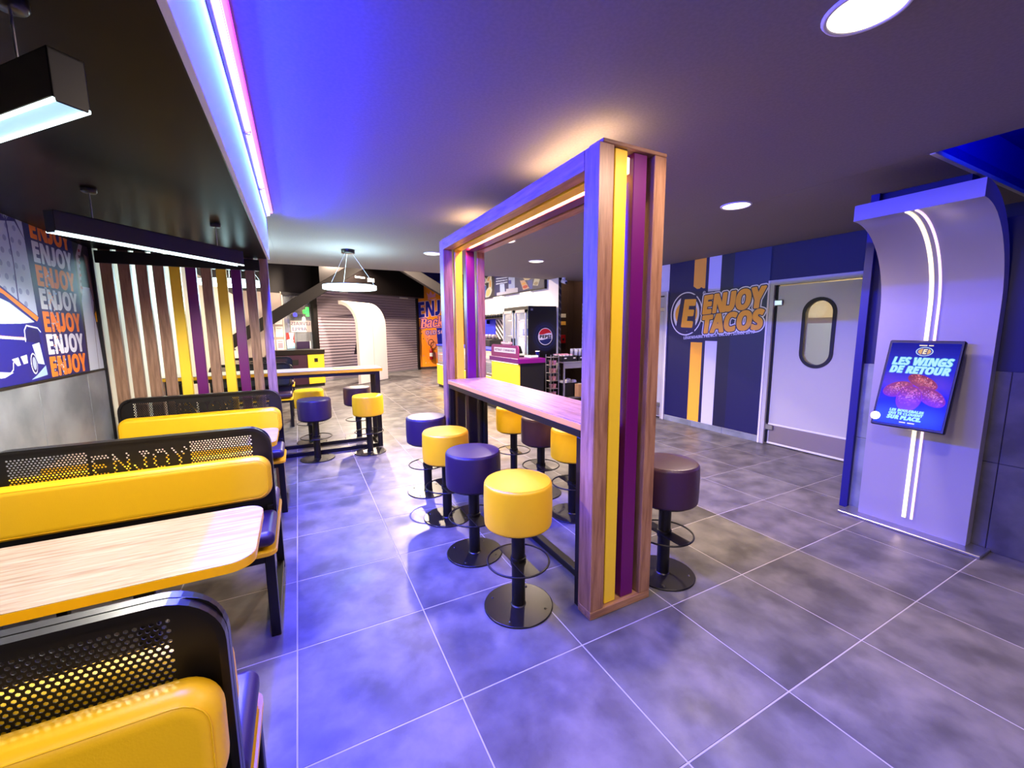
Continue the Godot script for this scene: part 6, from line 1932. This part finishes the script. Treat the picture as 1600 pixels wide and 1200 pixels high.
# ------------------------------------------------------------------ the dark kitchen corner
func build_kitchen_corner():
	wall("wall_kitchen", Vector3(4.95, 0, -7.0), Vector3(6.1, 3.0, -6.9), "paint_dark_brown", "dark panelled wall at the back of the kitchen passage")
	for i in 5:
		var x := 4.98 + i * 0.24
		obj("panel", cbox(Vector3(0.232, 2.4, 0.012), 0.003), M["paint_dark_brown"], get_node("wall_kitchen"), Vector3(x + 0.116, 1.2, -6.894) - Vector3(5.525, 1.5, -6.95))
	var zp := Painter.new(16, 512, Color(0.06, 0.05, 0.06))
	for i in range(-2, 24):
		zp.poly([Vector2(0, i * 26), Vector2(0, i * 26 + 13), Vector2(16, i * 26 + 13 + 10), Vector2(16, i * 26 + 10)], Color(0.86, 0.82, 0.80))
	var zm := print_mat("hazard_print", zp)
	tag(obj("hazard_strip", print_board(0.03, 1.7, 0.02), zm, self, Vector3(5.34, 1.15, -5.50), Basis(Vector3.UP, -0.4)), "strip of slanting stripes on the corner beside the far swing door", "edge strip")
	var zq := Painter.new(16, 512, Color(0.05, 0.04, 0.045))
	for i in range(-2, 24):
		zq.poly([Vector2(0, i * 26), Vector2(0, i * 26 + 9), Vector2(16, i * 26 + 19), Vector2(16, i * 26 + 10)], Color(0.36, 0.32, 0.27))
	tag(obj("hazard_strip", print_board(0.06, 2.6, 0.012), print_mat("dim_hazard_print", zq), self, Vector3(4.747, 1.3, -5.478)), "dim strip of slanting stripes on the white wall's corner behind the fridge", "edge strip")
	var cam := thing("security_camera", "small white security camera under the ceiling at the kitchen corner", "camera", Vector3(4.80, H, -5.42))
	obj("mount", lathe([Vector2(0, -0.05), Vector2(0.03, -0.05), Vector2(0.035, -0.02), Vector2(0.035, 0)], 16), M["white_plastic"], cam)
	obj("body", rbox(Vector3(0.07, 0.07, 0.15), 0.025, 3), M["white_plastic"], cam, Vector3(-0.01, -0.08, 0.03), Basis(Vector3.RIGHT, 0.3))
	obj("lens", lathe([Vector2(0, 0.0), Vector2(0.022, 0.0), Vector2(0.022, 0.0), Vector2(0.022, 0.012), Vector2(0, 0.014)], 14), M["black_plastic"], cam, Vector3(-0.01, -0.105, 0.10), Basis(Vector3.RIGHT, PI / 2 + 0.3))
	var pl := thing("passage_lamp", "small round lamp high in the dark kitchen passage", "lamp", Vector3(5.5, 3.0, -6.2))
	obj("lamp_body", lathe([Vector2(0, -0.03), Vector2(0.08, -0.03), Vector2(0.09, -0.01), Vector2(0.09, 0)], 20), M["lamp_warm"], pl)
	obj("stem", lathe([Vector2(0.01, 0), Vector2(0.01, 0.9)], 8), M["black_steel"], pl)
	spot("passage_light", Vector3(5.5, 2.95, -6.2), Vector3(0, -1, 0), 80.0, Color(1.0, 0.85, 0.7), 1.3, 0.08)
	var rb := thing("alarm_box", "red wall box in the dark kitchen passage", "alarm box", Vector3(5.77, 1.14, -6.888))
	obj("box", rbox(Vector3(0.15, 0.20, 0.06), 0.012, 3), M["red_paint"], rb, Vector3(0, 0.10, 0.03))
	obj("button", lathe([Vector2(0, 0.0), Vector2(0.03, 0.0), Vector2(0.03, 0.008), Vector2(0, 0.01)], 16), M["black_plastic"], rb, Vector3(0, 0.10, 0.06), Basis(Vector3.RIGHT, PI / 2))
	for s in [[1.62, "sauce_yellow", "small yellow sign on the dark passage wall, below a white one"], [1.80, "white_plastic", "small white sign on the dark passage wall, above a yellow one"]]:
		tag(obj("wall_sign", cbox(Vector3(0.16, 0.09, 0.008), 0.002), M[s[1]], self, Vector3(5.80, s[0], -6.882)), s[2], "sign")
	# steel table with trays, cups, crate and box
	var t := thing("prep_table", "steel work table in front of the dark kitchen passage", "work table", Vector3(4.86, 0, -5.05))
	obj("worktop", cbox(Vector3(0.98, 0.03, 0.56), 0.004), M["steel"], t, Vector3(0, 0.875, 0))
	obj("apron", cbox(Vector3(0.94, 0.10, 0.02), 0.003), M["steel"], t, Vector3(0, 0.81, 0.26))
	obj("lower_shelf", cbox(Vector3(0.92, 0.02, 0.50), 0.003), M["steel"], t, Vector3(0, 0.20, 0))
	for sx in [-1, 1]:
		for sz in [-1, 1]:
			obj("leg", lathe([Vector2(0.019, 0.0), Vector2(0.019, 0.86)], 14), M["steel"], t, Vector3(sx * 0.45, 0, sz * 0.24))
	for s in [[4.53, -5.0, "black tray with lidded pots on the steel table, nearer the fridge"], [4.89, -5.0, "black tray under the white cups on the steel table"]]:
		var tr := thing("black_tray", s[2], "tray", Vector3(s[0], 0.890, s[1]))
		obj("tray", boxes([span(Vector3(-0.17, 0, -0.2), Vector3(0.17, 0.01, 0.2)), span(Vector3(-0.17, 0, 0.19), Vector3(0.17, 0.10, 0.2)), span(Vector3(-0.17, 0, -0.2), Vector3(0.17, 0.10, -0.19)), span(Vector3(-0.17, 0, -0.2), Vector3(-0.16, 0.10, 0.2)), span(Vector3(0.16, 0, -0.2), Vector3(0.17, 0.10, 0.2))], 0.003), M["black_plastic"], tr)
		for i in 2:
			obj("label_holder", cbox(Vector3(0.05, 0.02, 0.004), 0.001), M["paper"], tr, Vector3(-0.1 + i * 0.2, 0.06, 0.203))
	for i in 4:
		for j in 2:
			var p := thing("lidded_pot", "pink-lidded pot in the tray by the fridge, %s of the %s row" % [["first", "second", "third", "last"][i], ["back", "front"][j]], "pot", Vector3(4.41 + i * 0.08, 0.902, -5.09 + j * 0.16), 0, "lidded pots in the tray")
			obj("pot", lathe([Vector2(0, 0), Vector2(0.030, 0), Vector2(0.037, 0.10)], 14), M["white_plastic"], p)
			obj("lid", lathe([Vector2(0.038, 0.10), Vector2(0.038, 0.112), Vector2(0, 0.116)], 14), M["cup_pink"], p)
	for i in 4:
		for j in 2:
			var cstack := thing("cup_stack", "stack of white paper cups in the black tray, %s of the %s row" % [["first", "second", "third", "last"][i], ["back", "front"][j]], "cups", Vector3(4.775 + i * 0.076, 0.902, -5.08 + j * 0.15), 0, "white cup stacks in the tray")
			obj("cup", lathe([Vector2(0, 0), Vector2(0.026, 0), Vector2(0.035, 0.17), Vector2(0.037, 0.172), Vector2(0.032, 0.174), Vector2(0, 0.10)], 16), M["white_plastic"], cstack)
			obj("upper_cup", lathe([Vector2(0.032, 0.174), Vector2(0.035, 0.20), Vector2(0.037, 0.202), Vector2(0.030, 0.204)], 16), M["white_plastic"], cstack)
	var cr := thing("black_crate", "black crate with crumpled white bags on the low shelf of the steel table", "crate", Vector3(4.66, 0.212, -5.08))
	obj("crate", boxes([span(Vector3(-0.20, 0, -0.2), Vector3(0.20, 0.01, 0.17)), span(Vector3(-0.20, 0, 0.16), Vector3(0.20, 0.26, 0.17)), span(Vector3(-0.20, 0, -0.2), Vector3(0.20, 0.26, -0.19)), span(Vector3(-0.20, 0, -0.2), Vector3(-0.19, 0.26, 0.17)), span(Vector3(0.19, 0, -0.2), Vector3(0.20, 0.26, 0.17))], 0.003), M["black_plastic"], cr)
	for i in 4:
		var bg := thing("white_bag", "crumpled white bag in the black crate, %s from the crate's fridge side" % ["first", "second", "third", "last"][i], "bag", Vector3(4.53 + i * 0.085, 0.224, -5.08 + (i % 2) * 0.06), 0.0, "white bags in the crate")
		obj("bag", rbox(Vector3(0.075, 0.28 + 0.02 * (i % 3), 0.11), 0.03, 3), M["paper"], bg, Vector3(0, 0.15, 0))
	var cb := thing("cardboard_box", "small brown cardboard box on the low shelf of the steel table", "box", Vector3(4.80, 0.212, -4.835), 0.10)
	obj("carton", cbox(Vector3(0.18, 0.24, 0.11), 0.003), M["cardboard"], cb, Vector3(0, 0.12, 0))
	obj("tape", cbox(Vector3(0.04, 0.001, 0.11), 0.0003), M["paper"], cb, Vector3(0, 0.2408, 0))
	# rack of pink and clear cups by the table
	var rk := thing("cup_rack", "narrow wire rack stacked with pink and clear cups beside the steel table", "rack", Vector3(4.24, 0, -4.95))
	for sx in [-1, 1]:
		for sz in [-1, 1]:
			obj("post", lathe([Vector2(0.008, 0), Vector2(0.008, 1.02)], 8), M["steel"], rk, Vector3(sx * 0.085, 0, sz * 0.085))
	for k in 7:
		obj("tier", boxes([[Vector3(0, 0.10 + k * 0.145, 0), Vector3(0.18, 0.006, 0.18)]], 0.002), M["steel"], rk)
	var first: Node3D
	for k in 6:
		for i in 2:
			var cu: Node3D
			if first == null:
				cu = thing("rack_cup", "small pink cup on the narrow wire rack", "cup", Vector3.ZERO, 0, "cups on the wire rack")
				obj("cup", lathe([Vector2(0, 0), Vector2(0.026, 0), Vector2(0.036, 0.075), Vector2(0.038, 0.077), Vector2(0.033, 0.078)], 14), M["cup_pink"], cu)
				first = cu
			else:
				cu = copy_of(first)
			cu.set_meta("label", "small pink cup on the %s tier of the wire rack, %s" % [["lowest", "second", "third", "fourth", "fifth", "topmost"][k], "beside the counter" if i == 0 else "beside the steel table"])
			cu.position = Vector3(4.20 + i * 0.08, 0.104 + k * 0.145, -4.93)
